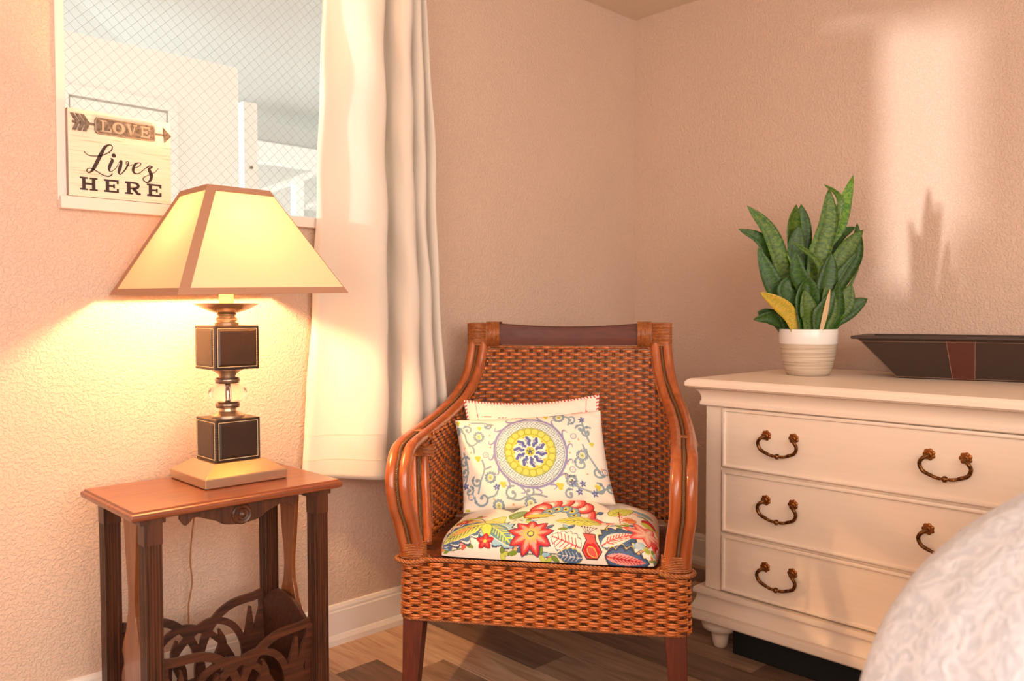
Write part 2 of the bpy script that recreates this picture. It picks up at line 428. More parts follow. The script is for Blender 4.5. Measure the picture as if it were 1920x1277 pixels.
# ---- what the glass shows: a white adjoining hall
hw = MB().box(-2.75, -1.205, 1.5, 1.6, -.02, 2.30).build('wall_hall', M_hallwhite); struct(hw, 'white hall wall seen through the window', 'wall')
hc = MB().add([(-2.75, .11, 2.62), (1.2, .11, 2.62), (1.2, 4.6, 2.52), (-1.2, 4.6, 2.52), (-2.75, 1.5, 2.30), (-2.75, .11, 2.75), (1.2, .11, 2.75), (1.2, 4.6, 2.7), (-2.75, 1.5, 2.45)],
              [(0, 1, 3, 4), (1, 2, 3), (5, 6, 7, 8)]).build('ceiling_hall', M_hallgrey); struct(hc, 'pale grey sloping hall ceiling seen through the window', 'ceiling')
dr = thing('door_1', 'closed white hall door with dark outline behind the sign', 'door', (-1.76, 1.5, 0)); dr['kind'] = 'structure'
MB().box(-.205, .20, -.012, 0, 0, 2.02).build('door_leaf', M_hallwhite, dr)
dg = MB(); dg.box(-.212, -.206, -.008, 0, 0, 2.0199); dg.box(.201, .207, -.008, 0, 0, 2.0199); dg.box(-.212, .207, -.008, 0, 2.02, 2.0298); dg.build('door_gap', mat('door_gap_grey', srgb(176, 174, 168), .8), dr)
dc = MB(); dc.box(-.26, -.212, -.02, 0, 0, 2.0299); dc.box(.207, .25, -.02, 0, 0, 2.0299); dc.box(-.26, .25, -.02, 0, 2.03, 2.075); dc.build('door_casing', M_hallwhite, dr, bevel=.002)
hp = thing('post', 'slim white square post beside the hall wall end', 'post', (-1.098, 1.62, 0))
MB().box(-.038, .038, -.03, .03, 0, 2.17).build('shaft', M_hallwhite, hp, bevel=.003)
MB().lathe([(.008, 0), (.008, .008), (.004, .012)], (0, 0, 0), 12).build('bolt', M_collar, hp).matrix_local = Matrix.Translation((0, -.03, 1.84))@Matrix.Rotation(PI/2, 4, 'X')
hb = MB().box(-.55, 1.2, 3.0, 3.1, 2.16, 2.30).build('beam', M_hallwhite); hb['label'] = 'pale horizontal beam beyond the slim white hall post'; hb['category'] = 'beam'
hs = MB().box(-.55, 1.2, 3.02, 3.12, 2.30, 2.44).build('wall_soffit', M_hallgrey); struct(hs, 'grey band above the pale beam beyond the glass', 'wall')
# stair railing far beyond
rl = thing('railing', 'white slanted stair railing low in the window by the curtain', 'railing', (0, 2.6, 1.7))
MB().tube([(-.55, 0, .17), (.25, 0, .52)], .022, 8).build('handrail', M_hallwhite, rl)
MB().box(-.30, -.24, -.03, .03, -1.7, .30).build('newel', M_hallwhite, rl)
MB().tube([(-.22, 0, .12), (.25, 0, .24)], .018, 8).build('lower_rail', M_hallwhite, rl)
MB().box(-.22, .3, .03, .05, -1.7, .10).build('panel', M_hallgrey, rl)
hr = MB().box(-1.2, 1.2, 4.5, 4.6, -.02, 2.7).build('wall_far', M_hallwhite); struct(hr, 'bright white far wall of the hall beyond the railing', 'wall')
he = MB().box(1.2, 1.3, .1, 4.6, -.02, 2.7).build('wall_end', M_hallwhite); struct(he, 'white end wall of the hall', 'wall')
hf = MB().box(-4.8, 1.3, .1, 4.6, -.1, -.02).build('floor_hall', M_hallgrey); struct(hf, 'pale hall floor beyond the window wall', 'floor')

# ------------------------------------------------------------------ side table
TZ = .66
tb = thing('side_table', 'dark carved side table with a magazine rack under the lamp', 'table', (-2.15, -.31, 0))
A_, B_ = .268, .178
def rectring(a, b, z, cx=0, cy=0): return [(cx-a, cy-b, z), (cx+a, cy-b, z), (cx+a, cy+b, z), (cx-a, cy+b, z)]
top = MB().loft([rectring(A_-.010, B_-.010, TZ-.024), rectring(A_-.002, B_-.002, TZ-.020), rectring(A_, B_, TZ-.013), rectring(A_-.001, B_-.001, TZ-.007), rectring(A_-.006, B_-.006, TZ-.005), rectring(A_-.008, B_-.008, TZ)])
top.build('tabletop', M_tabletop, tb, bevel=.0012)
# fluted legs: square with grooves
def fluted(hw, z0, z1):
    g = 5; d = .0028; side = []
    w_ = hw*2/(g*2+1)
    # profile of one side (from -hw to hw) with grooves
    for k in range(g*2+1):
        x = -hw+k*w_
        off = d if k % 2 else 0
        side += [(x+.0003, off), (x+w_-.0003, off)]
    prof = []
    for rot in range(4):
        for x, off in side:
            px, py = x, -hw+off
            for _ in range(rot): px, py = -py, px
            prof.append((px, py))
    return [[(x, y, z) for x, y in prof] for z in (z0, z1)]
leg0 = None
for sx in (-1, 1):
    for sy in (-1, 1):
        if leg0 is None:
            mb = MB(); mb.loft(fluted(.0195, .04, .575)); mb.box(-.0205, .0205, -.0205, .0205, .575, TZ-.036); mb.box(-.022, .022, -.022, .022, 0, .04); mb.box(-.030, .027, -.023, .023, TZ-.036, TZ-.024)
            leg0 = mb.build('leg', M_table, tb, bevel=.001, seg=1); o = leg0
        else: o = dup(leg0, tb)
        o.location = (sx*.214, sy*.135-.003, 0)
# scalloped aprons front/back with rosette
def apron_poly():
    L = .150
    xs = np.linspace(-L, L, 61); low = []
    for x in xs:
        t = abs(x)/L
        if t > .93: z = -.010-.1*(1-t)/.07*.16
        elif t > .38: z = -.014-.012*math.cos((t-.38)/.55*2*PI)**2 if t > .80 else -.010-.020*max(0, 1-((t-.38)/.34))
        else: z = -.030-.014*math.sqrt(max(0, 1-(t/.38)**2))
        low.append((x, z-.006))
    return [(-L, 0), *low, (L, 0)]
for sy in (-1, 1):
    y = sy*.135-.003+(-.012 if sy < 0 else .004)
    MB().prism([(u, v) for u, v in apron_poly()], lambda u, v, d: (u, y+d, TZ-.024+v), 0, .012).build('apron', M_table, tb, bevel=.001, seg=1)
ros = MB().lathe([(.025, -.004), (.025, .003), (.022, .006), (.018, .004), (.016, .004), (.013, .009), (.009, .008), (.007, .010), (.003, .013), (.0005, .0135)], n=28)
ro = ros.build('rosette', M_table, tb, smooth=True); ro.matrix_local = Matrix.Translation((-.002, -.152, TZ-.050))@Matrix.Rotation(PI/2, 4, 'X')
for sx in (-1, 1):
    MB().box(sx*.214-.008, sx*.214+.008, -.12, .115, TZ-.050, TZ-.024).build('side_rail', M_table, tb, bevel=.001)
    MB().box(sx*.214-.010, sx*.214+.010, -.12, .115, .06, .09).build('stretcher', M_table, tb, bevel=.002)
    # vase shaped splats (front and rear) at each end
    half = [(.046, .61), (.040, .56), (.030, .48), (.022, .43), (.021, .40), (.024, .37), (.040, .32), (.062, .285), (.070, .262), (.060, .25), (.058, .235), (.070, .215), (.078, .19), (.070, .165), (.055, .15), (.06, .12), (.07, .09)]
    pl = [(y, z+.025) for y, z in half]+[(-y, z+.025) for y, z in half[::-1]]
    for k, cy in enumerate((-.052, .045)) if False else ((0, -.003),):
        MB().prism(pl, lambda u, v, d: (sx*.2+d*sx, cy+u, v-.02), 0, .012).build('splat', M_splat, tb, bevel=.0015)
# magazine rack: curved end boards, fretwork side boards, floor
for sx in (-1, 1):
    cur = [(-.122, .285), (-.118, .292), (-.105, .300), (-.075, .318), (-.04, .334), (0, .342), (.045, .338), (.08, .320), (.11, .298), (.125, .290)]
    poly = [(-.10, .10), *cur, (.10, .10)]
    MB().prism(poly, lambda u, v, d: (sx*.186+d*sx, u-.003, v-.005), 0, .010).build('rack_end', M_rack, tb, bevel=.0015)
MB().box(-.19, .19, -.10, .095, .092, .102).build('rack_floor', M_rack, tb)
def arc(cx, cz, r, a0, a1, w, n=10, rz=None):
    return [(cx+r*math.cos(math.radians(a)), cz+(rz or r)*math.sin(math.radians(a)), w) for a in np.linspace(a0, a1, n)]
for k, (yo, tilt, lift) in enumerate(((-.118, -.018, 0), (.108, .018, .012))):
    fnr = lambda u, v, d, yo=yo, tilt=tilt: (u, yo+tilt*(v-.1)/.19+d, v)
    mb = MB(); th = .0085; cnt = [0]
    def S(pts, n=None):
        cnt[0] += 1; e = cnt[0]*.00008
        stroke(mb, [(u, v+lift*(v-.1)/.19, w_*1.25) for u, v, w_ in pts], fnr, -th/2-e, th/2+e, n)
    for m in (-1, 1):
        # swan-neck top edge running from the outer corner, over the hump and down into the centre
        S([(m*.190, .292, .016), (m*.165, .286, .017), (m*.130, .284, .017), (m*.095, .279, .017), (m*.060, .262, .017), (m*.030, .232, .017), (m*.010, .195, .016), (m*-.004, .150, .015), (m*-.006, .110, .015)], 60)
        # interlaced arch springing from the far side
        S([(m*.120, .110, .014), (m*.128, .150, .014), (m*.118, .195, .014), (m*.090, .232, .014), (m*.045, .250, .014), (m*.000, .240, .014), (m*-.045, .210, .013), (m*-.080, .165, .012), (m*-.095, .115, .012)], 70)
        # leaf fan at the outer end
        S([(m*.135, .105, .010), (m*.150, .150, .022), (m*.168, .200, .018), (m*.183, .262, .004)])
        S([(m*.130, .120, .008), (m*.138, .170, .020), (m*.146, .215, .016), (m*.150, .262, .004)])
        S([(m*.188, .112, .014), (m*.168, .150, .020), (m*.158, .190, .012)])
        S([(m*.188, .285, .016), (m*.186, .200, .014), (m*.188, .105, .016)], 8)
        # inner leaf
        S([(m*.040, .110, .008), (m*.052, .150, .024), (m*.066, .190, .016), (m*.058, .225, .004)])
        S([(m*.085, .112, .008), (m*.086, .145, .018), (m*.074, .180, .004)])
    S([(-.188, .110, .020), (0, .108, .020), (.188, .110, .020)], 8)
    mb.build('fretwork_panel', M_rack, tb, bevel=0)

# ------------------------------------------------------------------ table lamp
LX, LY = -2.091, -.262
lp = thing('table_lamp', 'lit table lamp with pyramid shade and stacked leather cubes', 'lamp', (LX, LY, TZ+.0005))
def z_(z): return z-TZ-.0005
bs = MB().loft([rectring(.108, .108, 0), rectring(.111, .111, .002), rectring(.111, .111, .024), rectring(.109, .109, .026), rectring(.072, .072, .052), rectring(.070, .070, .054)])
bs.build('base', M_silver, lp, bevel=.0015)
def leather_cube(name, z0, z1, hwid=.0605):
    zc = (z0+z1)/2; hh = (z1-z0)/2
    mb = MB().loft([rectring(hwid, hwid, z_(z0)), rectring(hwid, hwid, z_(z1))])
    # slightly padded faces
    for rot in range(4):
        M = Matrix.Rotation(rot*PI/2, 3, 'Z')
        i1, i2 = .009, .014
        v = [M@Vector(q) for q in [(-hwid+i1, -hwid-.0001, z_(z0)+i1), (hwid-i1, -hwid-.0001, z_(z0)+i1), (hwid-i1, -hwid-.0001, z_(z1)-i1), (-hwid+i1, -hwid-.0001, z_(z1)-i1),
                                   (-hwid+i2, -hwid-.0018, z_(z0)+i2), (hwid-i2, -hwid-.0018, z_(z0)+i2), (hwid-i2, -hwid-.0018, z_(z1)-i2), (-hwid+i2, -hwid-.0018, z_(z1)-i2)]]
        mb.add(v, [(0, 1, 5, 4), (1, 2, 6, 5), (2, 3, 7, 6), (3, 0, 4, 7), (4, 5, 6, 7)])
    c = mb.build(name, M_leather, lp, bevel=.0022)
    st = MB()
    for rot in range(4):
        M = Matrix.Rotation(rot*PI/2, 3, 'Z'); i1 = .0075
        loop = [(-hwid+i1, -hwid, z_(z0)+i1), (hwid-i1, -hwid, z_(z0)+i1), (hwid-i1, -hwid, z_(z1)-i1), (-hwid+i1, -hwid, z_(z1)-i1), (-hwid+i1, -hwid, z_(z0)+i1)]
        stitches(st, [M@Vector(q) for q in loop], M@Vector((0, -1, 0)), .0042, .0031, .0007)
    so = st.build('stitching', M_stitch, c)
    return c
leather_cube('leather_cube', .714, .824)
leather_cube('leather_cube', .952, 1.066)
MB().lathe([(.042, z_(.824)), (.042, z_(.829)), (.034, z_(.833)), (.022, z_(.840)), (.020, z_(.848))], n=40).build('collar', M_silver, lp, smooth=True)
MB().lathe([(.020, z_(.847)), (.030, z_(.849)), (.032, z_(.856)), (.030, z_(.863)), (.018, z_(.865))], n=40).build('ring', M_collar, lp, smooth=True, angle=80)
MB().lathe([(.006, z_(.862)), (.006, z_(.915))], n=16).build('rod', M_collar, lp, smooth=True)
bp = [(.0075, z_(.8645))]+[(.049*math.cos(a)**.85+.0, z_(.889)+.0248*math.sin(a)) for a in np.linspace(-1.35, 1.35, 20)]+[(.0075, z_(.9135))]
MB().lathe(bp+[bp[0]], n=48, caps=False).build('crystal_ball', M_crystal, lp, smooth=True, angle=180)
MB().lathe([(.018, z_(.912)), (.030, z_(.914)), (.032, z_(.921)), (.030, z_(.928)), (.020, z_(.930))], n=40).build('ring', M_collar, lp, smooth=True, angle=80)
MB().lathe([(.020, z_(.929)), (.022, z_(.936)), (.032, z_(.944)), (.040, z_(.948)), (.042, z_(.953))], n=40).build('collar', M_silver, lp, smooth=True)
MB().lathe([(.030, z_(1.065)), (.031, z_(1.072)), (.026, z_(1.074)), (.024, z_(1.078)), (.028, z_(1.081)), (.026, z_(1.086)), (.022, z_(1.089)), (.024, z_(1.094)), (.027, z_(1.096)), (.020, z_(1.099))], n=40).build('neck', M_silver, lp, smooth=True, angle=60)
MB().lathe([(.020, z_(1.0985)), (.036, z_(1.101)), (.058, z_(1.109)), (.080, z_(1.1215)), (.082, z_(1.1235)), (.078, z_(1.1235)), (.056, z_(1.113)), (.018, z_(1.107))], n=48).build('drip_dish', M_silver, lp, smooth=True, angle=60)
MB().lathe([(.0185, z_(1.106)), (.0185, z_(1.225))], n=24).build('candle_sleeve', M_cream, lp, smooth=True)
MB().lathe([(.014, z_(1.225)), (.014, z_(1.25))], n=20).build('socket', M_collar, lp, smooth=True)
MB().lathe([(.012, z_(1.25)), (.016, z_(1.267)), (.027, z_(1.29)), (.030, z_(1.31)), (.025, z_(1.33)), (.012, z_(1.341)), (.001, z_(1.343))], n=24).build('light_bulb', M_bulb, lp, smooth=True)
# shade
SHB, SHT = 1.150, 1.418; HB, HT = .224, .0835; SCX, SCY = .009, .006
def shp(sx, sy, t, off=0, f=1.0):
    h = HB+(HT-HB)*t+off; z = z_(SHB+(SHT-SHB)*t)
    cx, cy = SCX*(1-t), SCY*(1-t)
    x, y = cx+sx*h*f, cy+sy*h*f
    return Vector((x, y, z+.028*x*(1-t)+.018*y*(1-t)))
cor = [(-1, -1), (1, -1), (1, 1), (-1, 1)]
for k in range(4):
    a, b = cor[k], cor[(k+1) % 4]; mb = MB(); rows = []
    for t in np.linspace(0, 1, 9):
        pa, pb = shp(*a, t), shp(*b, t); rows.append([pa.lerp(pb, u) for u in np.linspace(0, 1, 9)])
    mb.loft(rows, closed=False, caps=False); mb.build('shade_panel', M_shade, lp)
tr = MB()
def band(a, b, t0, t1, off=.0012):
    rows = []
    for t in (t0, t1):
        pa, pb = shp(*a, t, off), shp(*b, t, off); rows.append([pa, pb])
    tr.loft(rows, closed=False, caps=False)
for k in range(4):
    a, b = cor[k], cor[(k+1) % 4]
    band(a, b, -.002, .055); band(a, b, .945, 1.004)
    # corner ribbons, flat on the panel to the right of each corner
    for (p, q) in ((a, b),):
        rows = []
        for t in np.linspace(0, 1, 6):
            pa, pb = shp(*p, t, .0010), shp(*q, t, .0010); L = (pb-pa).length; wd = .026
            rows.append([pa, pa.lerp(pb, min(1, wd/L))])
        tr.loft(rows, closed=False, caps=False)
tr.build('shade_trim', M_trim, lp, solid=.0008)
spd = MB()
for a in ((1, 0), (-1, 0), (0, 1), (0, -1)):
    spd.tube([(0, 0, z_(1.365)), (a[0]*HT*1.02, a[1]*HT*1.02, z_(1.412))], .0016, 6)
spd.tube([(-.02, 0, z_(1.23)), (-.045, 0, z_(1.29)), (-.02, 0, z_(1.358)), (0, 0, z_(1.366)), (.02, 0, z_(1.358)), (.045, 0, z_(1.29)), (.02, 0, z_(1.23))], .0016, 6)
spd.build('harp', M_collar, lp)
# cord: over the table back and down the wall
cp = spline([(-.0, .10, z_(.667)), (-.01, .135, z_(.667)), (-.018, .150, z_(.655)), (-.012, .165, z_(.60)), (-.015, .20, z_(.50)), (-.020, .212, z_(.40)), (-.012, .220, z_(.33)), (-.02, .23, z_(.25)), (-.012, .225, z_(.12)), (.03, .215, z_(.02)), (.12, .21, z_(.006))], 60)
MB().tube(cp, .0022, 6).build('cord', M_cordp, lp, smooth=True)

# ------------------------------------------------------------------ sign on the sill
SW, SHh, SD = .262, .226, .034
sg = thing('sign', 'small whitewashed wooden sign on the sill reading LOVE Lives HERE', 'sign', (-2.400, -.0235, 1.4025))
MB().box(0, SW, 0, SD, 0, SHh).build('board', M_signedge, sg, bevel=.001)
MB().box(.0005, SW-.0005, -.0025, 0, .0005, SHh-.0005).build('face_board', M_signface, sg, bevel=.0006)
# homography of the digitised lettering (drawing units) to the board
src = [(175, 75), (175, 1015), (1240, 325), (1240, 1115)]; dst = [(0, 1), (0, 0), (1, 1), (1, 0)]
Am = []; bv = []
for (x, y), (u, v) in zip(src, dst):
    Am += [[x, y, 1, 0, 0, 0, -u*x, -u*y], [0, 0, 0, x, y, 1, -v*x, -v*y]]; bv += [u, v]
hh = np.linalg.solve(np.array(Am, float), np.array(bv, float))
def unw(x, y):
    w_ = hh[6]*x+hh[7]*y+1
    return ((hh[0]*x+hh[1]*y+hh[2])/w_*SW, (hh[3]*x+hh[4]*y+hh[5])/w_*SHh)
fs_ = lambda u, v, d: (u, -.0025-d, v)
def ink(mb, pts, k=1.0, d1=.0006, d0=-.0002):
    q = []
    for x, y, w_ in pts:
        u, v = unw(x, y); q.append((u, v, w_*SW/1065*1.02*k))
    stroke(mb, q, fs_, d0, d1, len(q)*7)
lv = MB()
for s_ in ([(350, 550, 7), (365, 572, 8), (395, 595, 8), (430, 607, 9), (510, 612, 9), (570, 602, 9), (630, 575, 11), (655, 545, 10), (655, 515, 9), (625, 503, 14), (580, 525, 28), (540, 590, 36), (500, 660, 37), (460, 730, 34), (430, 768, 20), (398, 780, 11), (378, 757, 10), (400, 735, 9), (440, 742, 9), (490, 770, 10), (550, 808, 10), (610, 825, 13), (645, 812, 11), (652, 795, 9)],
           [(638, 640, 7), (655, 662, 28), (628, 720, 32), (622, 760, 22), (640, 778, 8), (690, 745, 7), (720, 700, 6)],
           [(722, 690, 6), (750, 672, 20), (738, 730, 34), (722, 785, 26), (740, 808, 10), (785, 765, 14), (818, 712, 18), (822, 685, 9), (800, 684, 8), (800, 712, 7), (830, 728, 7), (868, 710, 6)],
           [(868, 752, 7), (915, 740, 8), (948, 712, 9), (930, 698, 9), (890, 712, 24), (868, 765, 28), (885, 802, 18), (930, 802, 9), (985, 760, 7), (1030, 730, 7)],
           [(1000, 755, 6), (1030, 735, 14), (1062, 745, 9), (1028, 765, 30), (1048, 820, 38), (1042, 868, 28), (1010, 895, 14), (975, 880, 11), (968, 850, 9), (1010, 828, 8), (1080, 800, 7), (1118, 760, 6)]):
    ink(lv, s_)
u0, v0 = unw(672, 615); R_ = .0055
lv.prism([(u0+R_*math.cos(t), v0+R_*math.sin(t)*1.0) for t in np.linspace(0, 2*PI, 20)[:-1]], fs_, -.0002, .0006)
lv.build('script_lettering', M_ink, sg)
def slab(mb, ch, x0, x1, z0, z1, fn, st=.26, d0=-.0002, d1=.0006):
    W_, Hh_ = x1-x0, z1-z0; X = lambda t: x0+t*W_; Z = lambda t: z0+t*Hh_
    def R(a, b, c, d): mb.prism([(X(a), Z(c)), (X(b), Z(c)), (X(b), Z(d)), (X(a), Z(d))], fn, d0, d1+random.random()*1e-5)
    if ch == 'H':
        R(.13, .13+st*.75, 0, 1); R(.87-st*.75, .87, 0, 1); R(.2, .8, .42, .58)
        for a in (0, .55): R(a, a+.45, 0, .13); R(a, a+.45, .87, 1)
    if ch == 'E':
        R(.12, .12+st*.9, 0, 1); R(0, 1, 0, .15); R(0, 1, .85, 1); R(.2, .72, .43, .57); R(.86, 1, 0, .32); R(.86, 1, .70, 1); R(.62, .74, .34, .66)
    if ch == 'R':
        R(.12, .12+st*.9, 0, 1); R(0, .5, 0, .14)
        pts = [(X(0), Z(.93), .15*Hh_), (X(.55), Z(.93), .15*Hh_), (X(.78), Z(.86), .2*Hh_), (X(.84), Z(.70), .22*Hh_), (X(.74), Z(.54), .2*Hh_), (X(.5), Z(.48), .14*Hh_), (X(.2), Z(.48), .14*Hh_)]
        stroke(mb, pts, fn, d0, d1, 40)
        stroke(mb, [(X(.5), Z(.46), .2*Hh_), (X(.68), Z(.28), .24*Hh_), (X(.8), Z(.10), .22*Hh_), (X(1.0), Z(.06), .13*Hh_)], fn, d0, d1, 20)
    if ch == 'L':
        R(.15, .15+st, 0, 1); R(0, .58, .88, 1); R(0, 1, 0, .13); R(.87, 1, 0, .34)
    if ch == 'O':
        stroke(mb, [(X(.5+.42*math.sin(t)), Z(.5+.42*math.cos(t)), W_*(.12+.16*abs(math.sin(t)))) for t in np.linspace(0, 2*PI, 24)], fn, d0, d1, 72)
    if ch == 'V':
        stroke(mb, [(X(.18), Z(.96), W_*.26), (X(.5), Z(.02), W_*.2)], fn, d0, d1, 6)
        stroke(mb, [(X(.84), Z(.96), W_*.10), (X(.52), Z(.02), W_*.12)], fn, d0, d1, 6)
        R(0, .42, .9, 1); R(.64, 1.02, .9, 1)
hr_ = MB()
for ch, a, b in (('H', (300, 995), (495, 840)), ('E', (562, 1022), (718, 885)), ('R', (782, 1050), (942, 915)), ('E', (1003, 1078), (1145, 950))):
    ua, va = unw(*a); ub, vb = unw(*b)
    slab(hr_, ch, ua, ub, .0175, .0515, fs_)
hr_.build('block_lettering', M_ink, sg)
# arrow: feathers, plate, shaft, head
ZA = .190
ar = thing_part = MB()
pl_ = []
px0, px1, pz0, pz1, rr = .063, .218, .166, .207, .010
pz0, pz1 = .167, .210
for (cx, cz, a0) in ((px1-rr, pz1-rr, 0), (px0+rr, pz1-rr, 90), (px0+rr, pz0+rr, 180), (px1-rr, pz0+rr, 270)):
    pl_ += [(cx+rr*math.cos(math.radians(a0+t)), cz+rr*math.sin(math.radians(a0+t))) for t in (0, 22, 45, 68, 90)]
ar.prism(pl_, lambda u, v, d: (u, -.0025-d, v), .004, .007)
ar.prism([(.010, ZA-.002), (.256, ZA-.0045), (.256, ZA+.0005), (.010, ZA+.004)], lambda u, v, d: (u, -.0025-d, v), .001, .004)
for k in range(3):
    x = .012+k*.0125
    ar.prism([(x-.008, ZA+.022), (x+.001, ZA+.022), (x+.015, ZA+.001), (x+.006, ZA-.021), (x-.003, ZA-.021), (x+.006, ZA+.001)], lambda u, v, d: (u, -.0025-d, v), .004, .006)
ar.prism([(.240, ZA+.019), (.262, ZA-.002), (.243, ZA-.023)], lambda u, v, d: (u, -.0025-d, v), .003, .006)
aro = ar.build('metal_arrow', M_galv, sg, bevel=.0006, seg=1)
lo = MB()
for ch, x0 in (('L', .076), ('O', .108), ('V', .141), ('E', .178)):
    wd = .028 if ch != 'E' else .025
    slab(lo, ch, x0, x0+wd, .1735, .2035, lambda u, v, d: (u, -.0025-d, v), st=.2, d0=.0068, d1=.0086)
lo.build('raised_letters', M_galvl, aro)
rim = MB(); rp = [(u*.97+.0042, v*.94+.0113) for u, v in pl_]
stroke(rim, [(u, v, .0014) for u, v in rp+[rp[0]]], lambda u, v, d: (u, -.0025-d, v), .0068, .0080, 90)
rim.build('plate_rim', M_galvl, aro)

# ------------------------------------------------------------------ curtain
cur = thing('curtain', 'off-white linen curtain hanging beside the window', 'curtain', (-1.475, -.07, .57))
plan = [(-1.750, -.018), (-1.735, -.034), (-1.70, -.042), (-1.665, -.060), (-1.63, -.095), (-1.59, -.132), (-1.55, -.152), (-1.512, -.146), (-1.500, -.10), (-1.492, -.055), (-1.470, -.045), (-1.452, -.07), (-1.447, -.13), (-1.43, -.165), (-1.40, -.175), (-1.375, -.160), (-1.368, -.12), (-1.360, -.065), (-1.345, -.07), (-1.338, -.125), (-1.32, -.150), (-1.297, -.145), (-1.288, -.10), (-1.280, -.06), (-1.265, -.07), (-1.256, -.12), (-1.240, -.135), (-1.222, -.115), (-1.214, -.07), (-1.212, -.035)]
pc = spline(plan, 260); nz = 110; rows = []
for i in range(nz):
    z = .568+(2.30-.568)*i/(nz-1); t = (z-.568)/1.73
    f = 1.0-.375*t**.8; row = []
    for j, (x, y) in enumerate(pc):
        u = j/259
        xx = -1.475+(x+1.475)*f+.004*math.sin(7*z+9*u)*(1-t)+.0035*math.sin(19*z+23*u)*(.5+.5*math.sin(4*u))
        yy = (y-.022)*(1-.10*t)-.006*math.sin(5.2*z+6*u)-.0028*math.sin(14*z+31*u)
        yy = min(yy, -.033)
        zz = z+(.012*math.sin(3*u*PI+1.0)-.006 if i == 0 else (.012*math.sin(3*u*PI+1.0)-.006)*max(0, 1-i/8))
        hem = .0022 if (z < .568+.065) else (.0010 if z < .568+.145 else 0)
        row.append((xx+1.475, yy-hem+.07, zz-.57))
    rows.append(row)
cm = MB().loft(rows, closed=False, caps=False)
cl = cm.build('cloth', M_linen, cur, smooth=True, angle=180, solid=.0012)
sm = MB()
for zi in (.568+.065, .568+.145):
    i = int((zi-.568)/1.732*(nz-1))
    stm = [Vector(rows[i][j])+Vector((0, -.0022, 0)) for j in range(0, 260, 2)]
    sm.tube(stm, .0005, 4)
sm.build('hem_stitching', M_stitch, cl)

# ------------------------------------------------------------------ dresser
FX, FY = -.80, -.82      # front-left corner of the top slab
DR = thing('dresser', 'cream antique-painted three-drawer dresser against the right wall', 'dresser', (-.40, -1.36, 0))
DO = Vector((-.40, -1.36, 0))
BX0, BX1, BY0, BY1 = FX+.050, -.045, -1.875, FY-.052   # body
def dl(x, y, z): return (x-DO.x, y-DO.y, z)
def sweep(mb, prof):
    """profile (offset outward, z) around the body rectangle"""
    rings = []
    for o, z in prof:
        rings.append([dl(BX0-o, BY0-o, z), dl(BX1+.0, BY0-o, z), dl(BX1+.0, BY1+o, z), dl(BX0-o, BY1+o, z)])
    return mb.loft(rings)
mb = MB(); x0, y0 = BX0, BY0
mb.box(BX0-DO.x+.004, BX1-DO.x, BY0-DO.y, BY1-DO.y, .198, .80)
mb.build('carcase', M_dress, DR, bevel=.002)
sweep(MB(), [(.048, .858), (.052, .860), (.052, .874), (.046, .880), (.040, .884)]).build('top_slab', M_dress, DR, bevel=.0015)
cove = [(.013, .797), (.016, .800), (.016, .810), (.012, .812), (.012, .815)]+[(.012+.030*(1-math.cos(t)), .815+.040*math.sin(t)) for t in np.linspace(0, PI/2, 9)]+[(.043, .8585)]
sweep(MB(), cove).build('cornice', M_dress, DR, smooth=True, angle=35)
sweep(MB(), [(.010, .198), (.028, .200), (.030, .194), (.030, .184), (.020, .180)]+[(.020+.018*t*t, .180-.045*t) for t in np.linspace(0, 1, 6)]+[(.036, .128), (.042, .126), (.044, .120), (.044, .104), (.040, .099), (.0, .0985)]).build('plinth_moulding', M_dress, DR, smooth=True, angle=35)
